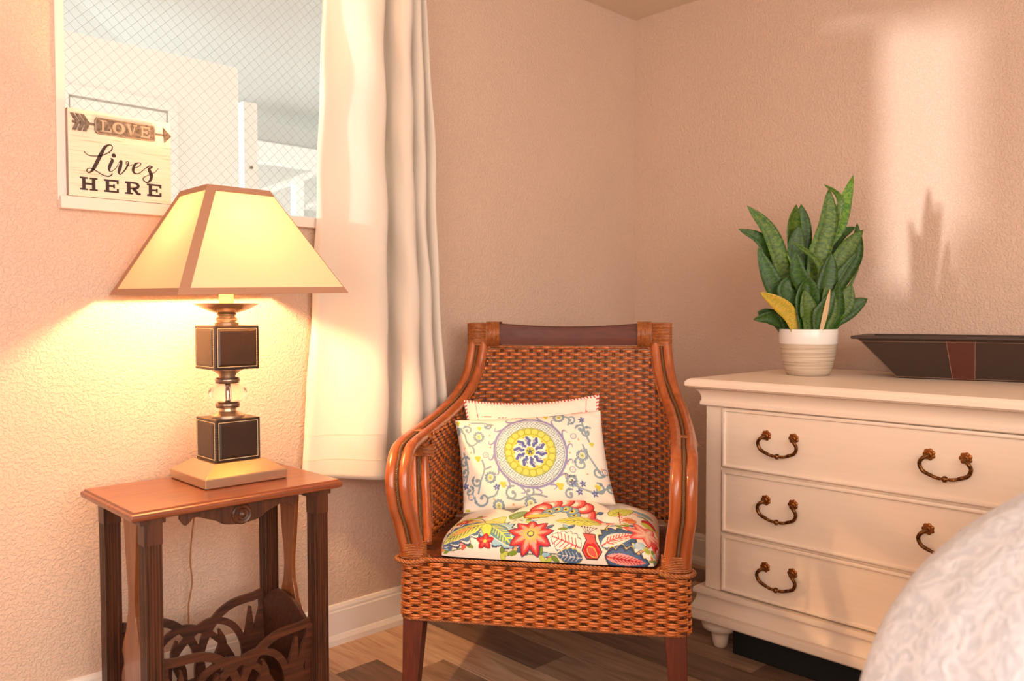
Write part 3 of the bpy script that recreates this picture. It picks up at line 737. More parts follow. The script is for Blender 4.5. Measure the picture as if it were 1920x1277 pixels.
# stiles on the front
for (a, b) in ((BY1-.056, BY1), (BY0, BY0+.056)):
    MB().box(BX0-.002-DO.x, BX0+.006-DO.x, a-DO.y, b-DO.y, .199, .798).build('stile', M_dress, DR, bevel=.001)
dy0, dy1 = BY0+.060, BY1-.060
zs = ((.602, .794), (.394, .594), (.203, .386))
def flower(n=7, r=.016):
    prof = []
    for k in range(56):
        a = 2*PI*k/56; prof.append((r*(.86+.17*abs(math.cos(a*n/2))), a))
    rings = []
    for s, d in ((1, 0), (1, .0018), (.8, .0042), (.45, .0036), (.3, .0060), (.02, .0075)):
        rings.append([(-d, rr*s*math.cos(a), rr*s*math.sin(a)) for rr, a in prof])
    return MB().loft(rings)
hproto = None
for di, (za, zb) in enumerate(zs):
    xf = BX0-.006
    d = MB(); d.box(xf+.004-DO.x, BX0+.02-DO.x, dy0-DO.y, dy1-DO.y, za, zb)
    wb_ = .013
    # raised bead frame with mitred half-round section
    rings = []
    for o, h in ((0, 0), (0, .004), (.0025, .0068), (.006, .0075), (.0095, .0065), (.0115, .003), (.0125, .0)):
        rings.append([(xf+.004-h-DO.x, dy0+o-DO.y, za+o), (xf+.004-h-DO.x, dy1-o-DO.y, za+o), (xf+.004-h-DO.x, dy1-o-DO.y, zb-o), (xf+.004-h-DO.x, dy0+o-DO.y, zb-o)])
    d.loft(rings, True, False)
    do = d.build('drawer', M_dress, DR, smooth=True, angle=50)
    MB().box(BX0+.004-DO.x, BX0+.0052-DO.x, dy0-.004-DO.y, dy1+.004-DO.y, za-.006, zb+.006)
    zc = zb-.075
    for hy in (-1.130, -1.601):
        hx = xf+.004-.0002
        # posts + bail
        hb_ = MB(); s2 = .0445; k_ = []
        drop = -.055
        path = spline([(-.004, s2, 0), (-.016, s2+.002, -.002), (-.022, s2+.012, -.010), (-.020, s2+.018, -.024), (-.018, s2+.010, -.042), (-.018, s2-.012, -.052), (-.018, .020, -.056), (-.018, 0, -.057), (-.018, -.020, -.056), (-.018, -s2+.012, -.052), (-.018, -s2-.010, -.042), (-.020, -s2-.018, -.024), (-.022, -s2-.012, -.010), (-.016, -s2-.002, -.002), (-.004, -s2, 0)], 140)
        rad = []
        for q in path:
            y = abs(q[1]); low = q[2] < -.045
            r = .0052
            if low and y < .034:
                r = .0036+.0016*abs(math.sin(y*620))
                if y < .0065: r = .0088*math.sqrt(max(.15, 1-(y/.0085)**2))
                elif y < .011: r = .0035
            rad.append(r)
        hb_.tube(path, rad, 10)
        M = Matrix.Translation((hx-DO.x, hy-DO.y, zc))
        if hproto is None:
            hproto = hb_.build('handle', M_brass, do, smooth=True, angle=180); h = hproto
        else: h = hproto.copy(); C.objects.link(h); h.parent = do
        h.matrix_local = M
        for s in (-1, 1):
            key = 'ros'
            if not MATS.get('rosmesh'):
                ro_ = flower().build('rosette', M_rosette, do, smooth=True, angle=45); MATS['rosmesh'] = ro_
            else: ro_ = MATS['rosmesh'].copy(); C.objects.link(ro_); ro_.parent = do
            ro_.matrix_local = Matrix.Translation((hx-DO.x, hy+s*s2-DO.y, zc+.001))
fprof = [(.030, .0985), (.050, .094), (.060, .082), (.061, .074), (.056, .064), (.042, .056), (.032, .050), (.029, .045), (.028, .035), (.025, .018), (.021, .004), (.015, 0)]
f0 = None
for (x, y) in ((BX0+.035, BY1-.035), (BX0+.035, BY0+.035), (BX1-.07, BY1-.035), (BX1-.07, BY0+.035)):
    if f0 is None: f0 = MB().lathe(fprof, n=32).build('bun_foot', M_dress, DR, smooth=True, angle=60); o = f0
    else: o = dup(f0, DR)
    o.location = (x-DO.x, y-DO.y, 0)
bb = thing('storage_box', 'flat black storage box pushed under the dresser', 'box', (-.42, -1.37, 0))
MB().box(-.318, .30, -.425, .405, 0.001, .078).build('box_body', M_blackbox, bb, bevel=.004)
MB().box(-.322, .304, -.429, .409, .078, .092).build('lid', M_blackbox, bb, bevel=.003)

# ------------------------------------------------------------------ potted snake plant
PX, PY, PZ = -.386, -1.037, .8843
pt = thing('potted_plant', 'potted snake plant in a two-tone pot on the dresser', 'plant', (PX, PY, PZ))
pot = MB().lathe([(.066, 0), (.070, .002), (.080, .030), (.088, .065), (.0925, .100), (.094, .108)], n=48).build('pot', M_pots, pt, smooth=True, angle=60)
MB().lathe([(.0942, .107), (.0955, .110), (.0955, .154), (.0945, .157), (.0905, .157), (.0895, .150), (.088, .12)], n=48, caps=False).build('glazed_rim', M_potw, pot, smooth=True, angle=60)
MB().lathe([(.0885, .128), (.05, .134), (.001, .136)], n=32, caps=False).build('soil', M_soil, pot, smooth=True)
# leaves: (base lateral, base depth, [mid], tip) in metres; lateral along the view's right, depth away
lr = Vector((.7195, -.6944, 0)); ld = Vector((.6944, .7195, 0))
SC = .00182
def leaf(bx, mids, tip, wd, dep=(0, 0), m=M_leaf1, tw=0, face=0, cup=.25, wp=.45):
    """px-style drawing units relative to pot axis (x right, y up from the rim) ; dep base/tip depth in m"""
    pts = [(bx, -18)]+list(mids)+[tip]; n = len(pts)
    q = []
    for k, (x, y) in enumerate(pts):
        t = k/(n-1); d = dep[0]+(dep[1]-dep[0])*t
        q.append((x*SC, d, y*SC+.157))
    c = spline(q, 20); mb = MB(); rows = []; uvs = []
    for i, p_ in enumerate(c):
        t = i/19
        # width profile, pointed tip
        w_ = wd*SC*.5*(min(1, .55+.45*min(1, t/wp)) if t < wp else max(0, 1-((t-wp)/(1-wp))**2.1)**.8)
        w_ = max(w_, .0006)
        tan = c[min(19, i+1)]-c[max(0, i-1)]; tan = Vector(tan).normalized()
        ang = math.radians(face+tw*t)
        vd = Vector((0, 1, 0)); side = tan.cross(vd).normalized(); nrm = side.cross(tan).normalized()
        s_ = side*math.cos(ang)+nrm*math.sin(ang); nn = tan.cross(s_).normalized()
        row = []
        for k, u in enumerate((-1, -.5, 0, .5, 1)):
            P_ = Vector(p_)+s_*(w_*u)+nn*(w_*cup*(abs(u)**1.6)*1)
            g = lr*P_.x+ld*P_.y; row.append((g.x, g.y, P_.z)); uvs.append((u, t*2.2))
        rows.append(row)
    mb.loft(rows, closed=False, caps=False)
    me_o = mb.build('leaf', m, pt, smooth=True, angle=180, solid=.0016)
    me = me_o.data; uvl = me.uv_layers.new(name='UVMap')
    for lp_ in me.loops: uvl.data[lp_.index].uv = uvs[lp_.vertex_index] if lp_.vertex_index < len(uvs) else (0, 0)
    return me_o
# drawing units: pot axis x=1516,y=618 -> (x-1516, 618-y)
def q_(x, y): return (x-1516, 618-y)
LV = [  # base x, mids, tip, width, depth(base,tip), mat, tw, face
 (0, [q_(1536, 480), q_(1575, 420)], q_(1604, 329), 34, (.02, .03), M_leaf3, 20, 10),
 (-6, [q_(1528, 500), q_(1550, 420)], q_(1552, 357), 34, (-.01, .0), M_leaf2, 10, 0),
 (-18, [q_(1505, 500), q_(1512, 430)], q_(1510, 382), 32, (.03, .05), M_leaf1, 0, 12),
 (-22, [q_(1496, 500), q_(1492, 430)], q_(1499, 383), 34, (.02, .04), M_leaf2, 0, -20),
 (-20, [q_(1490, 530), q_(1492, 460)], q_(1497, 424), 30, (.0, .0), M_leaf1, 0, 10),
 (-28, [q_(1468, 520), q_(1440, 440)], q_(1395, 390), 28, (.0, -.03), M_leaf2, 10, 0),
 (-30, [q_(1456, 520), q_(1430, 455)], q_(1384, 431), 24, (.02, .0), M_leaf1, 10, -10),
 (-32, [q_(1460, 560), q_(1440, 520)], q_(1417, 467), 32, (-.01, -.02), M_leaf1, 0, 10),
 (20, [q_(1560, 520), q_(1582, 470)], q_(1612, 434), 30, (-.02, -.02), M_leaf2, 0, 10),
 (24, [q_(1572, 540), q_(1606, 480)], q_(1610, 420), 30, (.02, .02), M_leaf1, 0, -10),
 (16, [q_(1556, 520), q_(1575, 450)], q_(1616, 424), 30, (.05, .06), M_leaf1, 20, 0),
 (8, [q_(1545, 500), q_(1570, 400), q_(1566, 370)], q_(1538, 350), 12, (.0, -.02), M_leaf2, 0, 30),
 (-8, [q_(1524, 560), q_(1526, 500)], q_(1470, 455), 14, (-.04, -.06), M_leaf2, 0, 20),
 (-4, [q_(1530, 570), q_(1540, 520)], q_(1545, 478), 34, (-.05, -.06), M_leaf1, 0, 0),
 (-4, [q_(1510, 560), q_(1484, 520)], q_(1475, 475), 30, (-.05, -.08), M_leaf1, 0, 20),
 (-30, [q_(1478, 575), q_(1462, 545)], q_(1474, 520), 30, (-.04, -.05), M_leaf1, 0, 0),
 (-18, [q_(1492, 580), q_(1494, 550)], q_(1498, 525), 30, (-.06, -.07), M_leaf1, 0, -10),
 (-26, [q_(1470, 592), q_(1446, 570)], q_(1412, 550), 26, (-.05, -.08), M_leafy, 20, 0),
 (-32, [q_(1470, 606), q_(1445, 596)], q_(1410, 600), 26, (.0, -.02), M_leaf1, 0, 10),
 (-34, [q_(1462, 603), q_(1440, 592)], q_(1424, 586), 26, (.02, .02), M_leaf1, 0, 0),
 (24, [q_(1556, 600), q_(1585, 580)], q_(1617, 562), 34, (-.03, -.04), M_leaf1, 0, 10),
 (14, [q_(1550, 590), q_(1570, 570)], q_(1582, 535), 36, (-.05, -.06), M_leaf2, 20, 0),
 (30, [q_(1566, 590), q_(1590, 555)], q_(1617, 504), 8, (.03, .03), M_leaf2, 0, 0),
 (6, [q_(1532, 560), q_(1540, 520), q_(1546, 470)], q_(1538, 436), 14, (.02, .03), M_leaf2, 0, 20),
 (12, [q_(1546, 560), q_(1560, 520)], q_(1594, 474), 14, (-.04, -.06), M_leaf1, 20, 0),
 (-12, [q_(1508, 580), q_(1506, 550)], q_(1470, 480), 16, (-.02, -.03), M_leaf3, 0, 30),
 (-2, [q_(1532, 600), q_(1538, 570)], q_(1530, 540), 30, (-.07, -.08), M_leaf2, 0, 10),
 (8, [q_(1545, 600), q_(1552, 575)], q_(1556, 530), 34, (-.06, -.07), M_leaf1, 0, -15),
 (4, [q_(1520, 598), q_(1528, 580)], q_(1545, 545), 30, (-.08, -.09), M_leaf1, 0, 0),
 (-10, [q_(1505, 596), q_(1500, 580)], q_(1492, 545), 34, (-.07, -.08), M_leaf2, 0, 0),
]
for a in LV: leaf(a[0], a[1], a[2], a[3]*1.12, a[4], a[5], a[6], a[7])
dl_ = leaf(2, [q_(1528, 590)], q_(1536, 545), 9, (-.09, -.095), M_leafd, 0, 20)
dl_['label'] = 'dry pale curled leaf'

# ------------------------------------------------------------------ leather tray
ta = math.atan2(-.336, .078)   # long axis
ux = Vector((math.cos(ta), math.sin(ta), 0)); uy = Vector((-ux.y, ux.x, 0))   # uy points to the wall
tray_c = Vector((-.309, -1.308, .8845))+ux*.20+uy*.085
ty = thing('tray', 'long dark brown stitched leather tray on the dresser', 'tray', tray_c, ta)
b0, b1, w0, w1, th_ = .205, .315, .085, .140, .126
def tr_ring(a, b, z): return [(-a, -b, z), (a, -b, z), (a, b, z), (-a, b, z)]
t_ = MB().loft([tr_ring(b0, w0, 0), tr_ring(b1, w1, th_), tr_ring(b1+.018, w1+.018, th_+.001), tr_ring(b1+.020, w1+.020, th_+.006), tr_ring(b1+.018, w1+.018, th_+.011), tr_ring(b1-.006, w1-.006, th_+.011), tr_ring(b0-.008, w0-.008, .006)])
t_.build('tray_body', M_tray, ty, bevel=.0015)
def fp(u, t, off=.0006):   # point on the front sloping face
    a = b0+(b1-b0)*t; y = -(w0+(w1-w0)*t); n = Vector((0, -th_, -(w1-w0))).normalized()
    return Vector((u*a, y, th_*t))+n*off
def fpx(x, t, off=.0006):
    y = -(w0+(w1-w0)*t); n = Vector((0, -th_, -(w1-w0))).normalized(); return Vector((x, y, th_*t))+n*off
fn_ = Vector((0, -th_, -(w1-w0))).normalized()
sp_ = MB().loft([[fpx(-.047, .015, .0012), fpx(.018, .015, .0012), fpx(.018, .015, -.0005), fpx(-.047, .015, -.0005)], [fpx(-.062, .985, .0012), fpx(.020, .985, .0012), fpx(.020, .985, -.0005), fpx(-.062, .985, -.0005)]])
sp_.build('stripe', M_stripe, ty)
st_ = MB()
stitches(st_, [fp(-.985, .04), fp(.985, .04)], fn_, .004, .0028, .0005)
stitches(st_, [fp(-.985, .95), fp(.985, .95)], fn_, .004, .0028, .0005)
stitches(st_, [fpx(-.045, .03, .0014), fpx(-.060, .97, .0014)], fn_, .004, .0028, .0005)
stitches(st_, [fpx(.016, .03, .0014), fpx(.018, .97, .0014)], fn_, .004, .0028, .0005)
stitches(st_, [fp(-.985, .04), fp(-.99, .96)], fn_, .004, .0028, .0005)
st_.build('stitching', mat('tan_stitching', srgb(176, 140, 112), .7), ty)

# ------------------------------------------------------------------ bed corner
bd = thing('bed', 'white textured bedding on the bed corner in the foreground', 'bed', (-1.48, -2.68, 0))
def sup(n, t): return math.copysign(abs(math.cos(t))**(2/n), math.cos(t)), math.copysign(abs(math.sin(t))**(2/n), math.sin(t))
rings = []
ax_, ay_, topz_ = .66, .86, .95
nb = 90
for i in range(40):
    ph = i/39*PI/2
    rr_, zz = math.cos(ph)**(2/3.0), math.sin(ph)**(2/2.6)
    ring = []
    for k in range(nb):
        t = 2*PI*k/nb; cx_, cy_ = sup(4.5, t)
        z = .42+(topz_-.42)*zz
        wob = .006*math.sin(9*t+5*ph)+.003*math.sin(23*t+9*ph)
        ring.append(((ax_*rr_+wob)*cx_, (ay_*rr_+wob)*cy_, z))
    rings.append(ring)
lowr = [[(p_[0]*f+0, p_[1]*f, z) for p_ in rings[0]] for z, f in ((.12, 1.015), (.25, 1.01), (.36, 1.004))]
MB().loft(lowr+rings, True, False).build('coverlet', M_bed, bd, smooth=True, angle=180)
MB().box(-.58, .58, -.74, .74, .08, .36).build('bed_base', M_table, bd, bevel=.01)
for sx in (-1, 1):
    for sy in (-1, 1):
        MB().box(sx*.54-.03, sx*.54+.03, sy*.66-.03, sy*.66+.03, 0, .09).build('leg', M_table, bd)
#CHAIR
# ------------------------------------------------------------------ rattan armchair
CHO = Vector((-1.479, -.822, 0)); CHR = math.radians(-54.3)
ch = thing('armchair', 'woven rattan armchair with bent pole arms and cushions on it', 'chair', CHO, CHR)
def S_n(z): return 4.2+3.0*min(1, max(0, (z-.6)/.4))
def S_a(z): return .372-.036*min(1, max(0, (z-.62)/.3))
def S_yb(z): return .555+.135*max(0, (z-.40))/.62
def section(z, k=241):
    n, a, yb, yf = S_n(z), S_a(z), S_yb(z), .20
    t = np.linspace(-PI/2, PI/2, k); t = t*1.0
    # denser near the corners is fine: re-sampled by arc length below
    x = a*np.sign(np.sin(t))*np.abs(np.sin(t))**(2/n); y = yf+(yb-yf)*np.abs(np.cos(t))**(2/n)
    p = np.stack([x, y], 1); c = len(p)//2
    # insert the flat back middle explicitly
    s = np.concatenate([[0], np.cumsum(np.linalg.norm(np.diff(p, axis=0), axis=1))]); s -= s[c]
    return s, p
_sec = {}
def Sp(u, z):
    key = round(z, 4)
    if key not in _sec: _sec[key] = section(z)
    s, p = _sec[key]
    x = np.interp(u, s, p[:, 0]); y = np.interp(u, s, p[:, 1])
    x2 = np.interp(u+.002, s, p[:, 0]); y2 = np.interp(u+.002, s, p[:, 1]); x1 = np.interp(u-.002, s, p[:, 0]); y1 = np.interp(u-.002, s, p[:, 1])
    d = np.array([x2-x1, y2-y1]); L = np.linalg.norm(d); d = d/L if L > 1e-9 else np.array([1, 0])
    nrm = np.array([d[1], -d[0]])
    if nrm[1] > 0 and abs(x) < .3: nrm = -nrm      # inward: towards the sitter
    if abs(x) >= .3 and nrm[0]*x > 0: nrm = -nrm
    return (x, y, z), (nrm[0], nrm[1], 0)
POST = [(.316, .672, 1.045), (.320, .655, .97), (.332, .625, .885), (.352, .56, .82), (.372, .46, .778), (.384, .34, .752), (.390, .2, .732), (.390, .10, .722), (.390, .045, .708), (.388, .004, .67), (.386, -.012, .62), (.381, -.010, .56), (.372, .0, .51), (.360, .012, .425)]
PC = spline(POST, 160); armdx = -.010
def adx(y, z): return armdx*min(1, max(0, (.5-y)/.4))*min(1, max(0, (z-.44)/.2))
pk = np.argmin(np.abs(PC[:, 1]-.12)+(PC[:, 2] < .7)*9)
def umax(z):
    if z < .725:
        s, p = section(z); j = np.argmin(np.abs(p[:, 1]-.225)+(p[:, 0] < 0)*9); return s[j]
    i = np.argmin(np.abs(PC[:pk, 2]-z)); q = PC[i]
    s, p = section(z); tgt = np.array([q[0]-.034, q[1]+.002]) if z > .80 else q[:2]
    d = np.linalg.norm(p-tgt, axis=1)+(p[:, 0] < 0)*9
    return s[np.argmin(d)]
def weave_row(mb, fn, u0, u1, sp, ph, amp, w_, th, reeds=1, sub=5):
    n = max(3, int((u1-u0)/sp*sub)); us = np.linspace(u0, u1, n)
    sec6 = ((-1, 0), (-.6, 1), (.6, 1), (1, 0), (.6, -1), (-.6, -1))
    for r in range(reeds):
        c0 = (r-(reeds-1)/2)*2*w_*.96; rings = []
        for u in us:
            P_, Nn = fn(u); o = max(-1, min(1, 1.45*math.cos(PI*u/sp+ph*PI))); k = 1+.24*o
            rings.append([(P_[0]+Nn[0]*(amp*o+th*b), P_[1]+Nn[1]*(amp*o+th*b), P_[2]+c0*k+w_*k*a) for a, b in sec6])
        mb.loft(rings)
SPB, RWB = .0262, .0121
z = .432; j = 0; mbs = None
while z < .982:
    um = umax(z)
    mb = MB(); zz = z
    weave_row(mb, lambda u: Sp(u, zz), -um, um, SPB, j % 2, .0044, .0044, .0015)
    mb.build('strand', M_strandb, ch, smooth=True, angle=180)
    z += RWB; j += 1
# stakes of the back
zt_ = np.arange(.43, .99, .03); ums = [umax(z) for z in zt_]
k = -30
for k in range(-30, 31):
    u = (k)*SPB
    ok = [z for z, m in zip(zt_, ums) if m > abs(u)]
    if len(ok) < 3: continue
    mb = MB()
    for s in (-.0031, .0031):
        mb.tube([Sp(u+s, z)[0] for z in ok], .0024, 5)
    mb.build('stake', M_stake, ch, smooth=True, angle=180)
# apron: rounded rectangle surface
AH, AR, AD = .392, .035, .50
def Ap(u, z):
    """u=0 at front centre, positive to the right, wraps along the sides"""
    s = 1 if u >= 0 else -1; a = abs(u); L1 = AH-AR; L2 = L1+AR*PI/2
    fl = .004*(.41-z)/.16
    if a < L1: p, n = (a, 0), (0, -1)
    elif a < L2:
        t = (a-L1)/AR; p = (L1+AR*math.sin(t), AR*(1-math.cos(t))); n = (math.sin(t), -math.cos(t))
    else: p = (AH-.05*(a-L2), AR+(a-L2)); n = (1, 0)
    return (s*(p[0]+n[0]*fl), p[1]+n[1]*fl, z), (s*n[0], n[1], 0)
SPA, RWA = .0292, .0104; ALEN = AH+.50
z = .2565; j = 0
while z < .408:
    zz = z; mb = MB()
    weave_row(mb, lambda u: Ap(u, zz), -ALEN, ALEN, SPA, j % 2, .0052, .0029, .0020, 2, 6)
    mb.build('strand', M_strand, ch, smooth=True, angle=180)
    z += RWA; j += 1
for k in range(-30, 31):
    u = k*SPA
    mb = MB()
    for s in (-.0045, 0, .0045):
        mb.tube([Ap(u+s, .250)[0], Ap(u+s, .413)[0]], .0021, 5)
    mb.build('stake', M_stake, ch)
def rope(pts, r, pitch, nst=3, m=None, name='braid', n=None):
    pts = spline(pts, n or max(12, int(sum(np.linalg.norm(np.diff(np.array(pts), axis=0), axis=1))/pitch*7)))
    mb = MB(); T = np.gradient(pts, axis=0); T /= np.linalg.norm(T, axis=1)[:, None]
    s = np.concatenate([[0], np.cumsum(np.linalg.norm(np.diff(pts, axis=0), axis=1))])
    ref = np.array([0, 0, 1.]) if np.abs(T[:, 2]).mean() < .8 else np.array([1., 0, 0])
    A = np.cross(T, ref); A /= np.linalg.norm(A, axis=1)[:, None]+1e-9; B = np.cross(T, A)
    for q in range(nst):
        a = 2*PI*s/pitch+2*PI*q/nst
        path = pts+(A*np.cos(a)[:, None]+B*np.sin(a)[:, None])*r*.55
        mb.tube(path, r*.55, 5)
    return mb.build(name, m or M_bind, ch, smooth=True, angle=180)
rope([Ap(u, .416)[0] for u in np.linspace(-ALEN, ALEN, 80)], .0062, .035)
rope([Ap(u, .249)[0] for u in np.linspace(-ALEN, ALEN, 80)], .0042, .03)
MB().prism([(-AH+.012, .012), (AH-.012, .012), (AH-.03, .50), (-AH+.03, .50)], lambda u, v, d: (u, v, d), .396, .409).build('seat_deck', M_stake, ch)
# pole pairs
NP = []
for s in (-1, 1):
    for off in (-.0190, .0190):
        pts = [(s*(x+off)+adx(y, z), y, z) for x, y, z in PC]
        MB().tube(pts, [.0170]*len(pts), 14).build('pole', M_rattan, ch, smooth=True, angle=180)
    rope([(s*x+adx(y, z), y-.0095 if z > .80 else (y-.002 if z > .715 else y-.011), z+(.010 if (z > .70 and y < .6) else 0)) for x, y, z in PC[::4]], .0046, .016, 3, M_cordb)
    # rear support pair under the arm
    for off in (-.0165, .0165):
        pts = spline([(s*(.390+off)-.008, .205, .722), (s*(.390+off)-.008, .203, .66), (s*(.386+off)-.007, .190, .58), (s*(.376+off)-.004, .160, .50), (s*(.364+off*.9), .120, .42)], 30)
        MB().tube(pts, .0135, 12).build('pole', M_rattan, ch, smooth=True, angle=180)
    rope([(s*.390-.008, .194, .715), (s*.386-.007, .178, .58), (s*.364, .110, .42)], .004, .016, 3, M_cordb)
    # bindings
    def oval(cx, cy, cz, ra, rb, nrings, step, r=.0026, tilt=0):
        mb = MB()
        for q in range(nrings):
            z0_ = cz+q*step
            mb.tube([(s*cx+ra*math.cos(t), cy+rb*math.sin(t), z0_+tilt*math.sin(t)) for t in np.linspace(0, 2*PI, 26)[:-1]], r, 5, closed=True)
        return mb.build('binding', M_bind, ch, smooth=True, angle=180)
    oval(.360, .012, .420, .0375, .0195, 9, .0046)
    oval(.388, .204, .670, .033, .0165, 7, .0044)
    rope([(s*.36+.046*math.cos(t), .012+.030*math.sin(t), .414+.003*math.sin(t)) for t in np.linspace(0, 2*PI, 20)], .0068, .03)
    # arm binding: rings around the pair where support meets the arm
    mb = MB()
    for q in range(7):
        y = .190+q*.005
        mb.tube([(s*.390-.008+.038*math.cos(t), y, .725+.0195*math.sin(t)) for t in np.linspace(0, 2*PI, 26)[:-1]], .0026, 5, closed=True)
    mb.build('binding', M_bind, ch, smooth=True, angle=180)
    # side cane border under arm, edge of the side panel
    rope([(s*.368, .228, .44), (s*.370, .232, .6), (s*.372, .236, .715)], .0046, .02)
    # inner border along the post
    rope([(s*(x-.034), y-.002, z) for x, y, z in PC[0:int(pk*.55):5]], .0042, .018)
    # corner block at the top
    def ry(x): return .700-.030*(x/.33)**2
    cb = MB().box(s*.240 if s > 0 else -.350, .350 if s > 0 else -.240, .650, .694, .984, 1.064).build('corner_block', M_bind, ch, bevel=.012, seg=3)
    mb = MB()
    for q in range(10):
        x = .242+q*.0046
        y0_, y1_, za_, zb_ = .648, .698, .983, 1.066
        mb.tube([(s*x, y0_, za_), (s*x, y1_, za_), (s*x, y1_, zb_), (s*x, y0_, zb_)], .0026, 5, closed=True)
    for q in range(16):
        z0_ = .986+q*.0049
        xa = .290 - max(0, (q-7)*.000)
        mb.tube([(s*xa, .646, z0_), (s*.348, .646, z0_), (s*.353, .652, z0_), (s*.353, .694, z0_), (s*.346, .699, z0_), (s*xa, .699, z0_)], .0027, 5, closed=True)
    mb.build('binding', M_bind, ch, smooth=True, angle=180)
    # legs
    def leg(x0, x1, y0, y1, zt, bx0, bx1, by0, by1):
        MB().loft([[(bx0, by0, 0), (bx1, by0, 0), (bx1, by1, 0), (bx0, by1, 0)], [(x0, y0, zt), (x1, y0, zt), (x1, y1, zt), (x0, y1, zt)]]).build('leg', M_leg, ch, bevel=.003)
    xs = sorted((s*.388, s*.325)); bx = sorted((s*.392, s*.352))
    leg(xs[0], xs[1], .004, .066, .30, bx[0], bx[1], .0, .040)
    xs = sorted((s*.368, s*.318)); bx = sorted((s*.385, s*.350))
    leg(xs[0], xs[1], .46, .505, .30, bx[0], bx[1], .655, .69)
# rails closing the seat frame
MB().box(-.33, .33, .016, .034, .27, .395).build('seat_rail', M_leg, ch)
MB().box(-.34, .34, .47, .49, .26, .395).build('seat_rail', M_leg, ch)
# top rail
rings = []
for x in np.linspace(-.246, .246, 25):
    y = .672+.026*(1-(x/.27)**2); zt1 = 1.064-.014*(1-(x/.27)**2); zb1 = .988-.006*(1-(x/.27)**2)
    rings.append([(x, y-.014, zb1), (x, y-.018, (zb1+zt1)/2), (x, y-.012, zt1-.004), (x, y, zt1), (x, y+.012, zt1-.004), (x, y+.012, zb1)])
MB().loft(rings).build('top_rail', M_mahog, ch, smooth=True, angle=50)
rope([(x, .662+.026*(1-(x/.27)**2), .981-.006*(1-(x/.27)**2)) for x in np.linspace(-.278, .278, 14)], .0052, .022)

# ------------------------------------------------------------------ painter for printed cloth
class Paint:
    def __init__(s, uv, base): s.uv = uv; s.c = np.tile(np.array(base[:3], float), (len(uv), 1))
    def _m(s, x0, x1, y0, y1):
        u = s.uv; return np.nonzero((u[:, 0] > x0) & (u[:, 0] < x1) & (u[:, 1] > y0) & (u[:, 1] < y1))[0]
    def disc(s, x, y, r, col, ry=None):
        ry = ry or r; i = s._m(x-r, x+r, y-ry, y+ry); q = s.uv[i]
        m = ((q[:, 0]-x)/r)**2+((q[:, 1]-y)/ry)**2 < 1; s.c[i[m]] = col[:3]
    def ring(s, x, y, r0, r1, col):
        i = s._m(x-r1, x+r1, y-r1, y+r1); d = np.hypot(*(s.uv[i]-[x, y]).T); m = (d < r1) & (d > r0); s.c[i[m]] = col[:3]
    def poly(s, P_, col):
        P_ = np.array(P_); i = s._m(P_[:, 0].min(), P_[:, 0].max(), P_[:, 1].min(), P_[:, 1].max())
        if not len(i): return
        q = s.uv[i]; ins = np.zeros(len(i), bool); n = len(P_)
        for a in range(n):
            x1, y1 = P_[a]; x2, y2 = P_[(a+1) % n]
            if y1 == y2: continue
            c = ((y1 > q[:, 1]) != (y2 > q[:, 1])) & (q[:, 0] < (x2-x1)*(q[:, 1]-y1)/(y2-y1)+x1); ins ^= c
        s.c[i[ins]] = col[:3]
    def line(s, P_, w_, col, sm=True, taper=False):
        P_ = spline(P_, len(P_)*5) if sm and len(P_) > 2 else np.array(P_, float)
        n = len(P_)-1
        for a in range(n):
            ww = w_/2*(1-.75*a/n if taper else 1)
            p, q = P_[a], P_[a+1]; i = s._m(min(p[0], q[0])-ww, max(p[0], q[0])+ww, min(p[1], q[1])-ww, max(p[1], q[1])+ww)
            if not len(i): continue
            X = s.uv[i]; d = q-p; L = d@d+1e-12; t = np.clip(((X-p)@d)/L, 0, 1); D = np.linalg.norm(X-(p+t[:, None]*d), axis=1)
            s.c[i[D < ww]] = col[:3]
    def leaf(s, a, b, w_, fill, outline=None, vein=None, scal=0, bend=0, ow=.0022, veins=5, vw=.0012):
        a, b = np.array(a, float), np.array(b, float); d = b-a; L = np.linalg.norm(d); d /= L; n = np.array([-d[1], d[0]])
        def pt(t, k): return a+d*L*t+n*(k+bend*math.sin(PI*t))
        for grow, col in (((ow, outline),) if outline is not None else ())+((0, fill),):
            T_ = np.linspace(0, 1, 40); up_ = []; dn = []
            for t in T_:
                h = w_/2*math.sin(PI*t**.8)**.8*(1+(scal*abs(math.sin(t*PI*5))-scal/2 if scal else 0))+grow
                if t in (0, 1): h = grow*.6
                up_.append(pt(t, h)); dn.append(pt(t, -h))
            s.poly(up_+dn[::-1], col)
        if vein is not None:
            s.line([pt(t, 0) for t in (.02, .5, .95)], vw*1.3, vein)
            for k in range(veins):
                t = .15+.7*k/veins
                for sg_ in (-1, 1): s.line([pt(t, 0), pt(t+.12, sg_*w_*.30)], vw, vein, False)
    def petals(s, x, y, n, r0, r1, w_, fill, outline=None, rot=0, pointed=True, ysc=1, inner=None):
        for k in range(n):
            a = rot+2*PI*k/n; ca, sa = math.cos(a), math.sin(a)
            p, q = (x+r0*ca, y+r0*sa*ysc), (x+r1*ca, y+r1*sa*ysc)
            if pointed: s.leaf(p, q, w_, fill, outline, inner, 0, 0, .0014, 0)
            else:
                if outline is not None: s.disc(x+(r0+r1)/2*ca, y+(r0+r1)/2*sa*ysc, w_/2+.0016, outline)
                s.disc(x+(r0+r1)/2*ca, y+(r0+r1)/2*sa*ysc, w_/2, fill)
def c_(r, g, b): return np.array(srgb(r, g, b)[:3])
NAVY, SLATE, BLUE, TEAL = c_(58, 72, 104), c_(120, 148, 168), c_(92, 108, 164), c_(120, 186, 196)
GREEN, LIME, OLIVE, YEL = c_(120, 146, 50), c_(196, 206, 84), c_(158, 164, 66), c_(232, 210, 84)
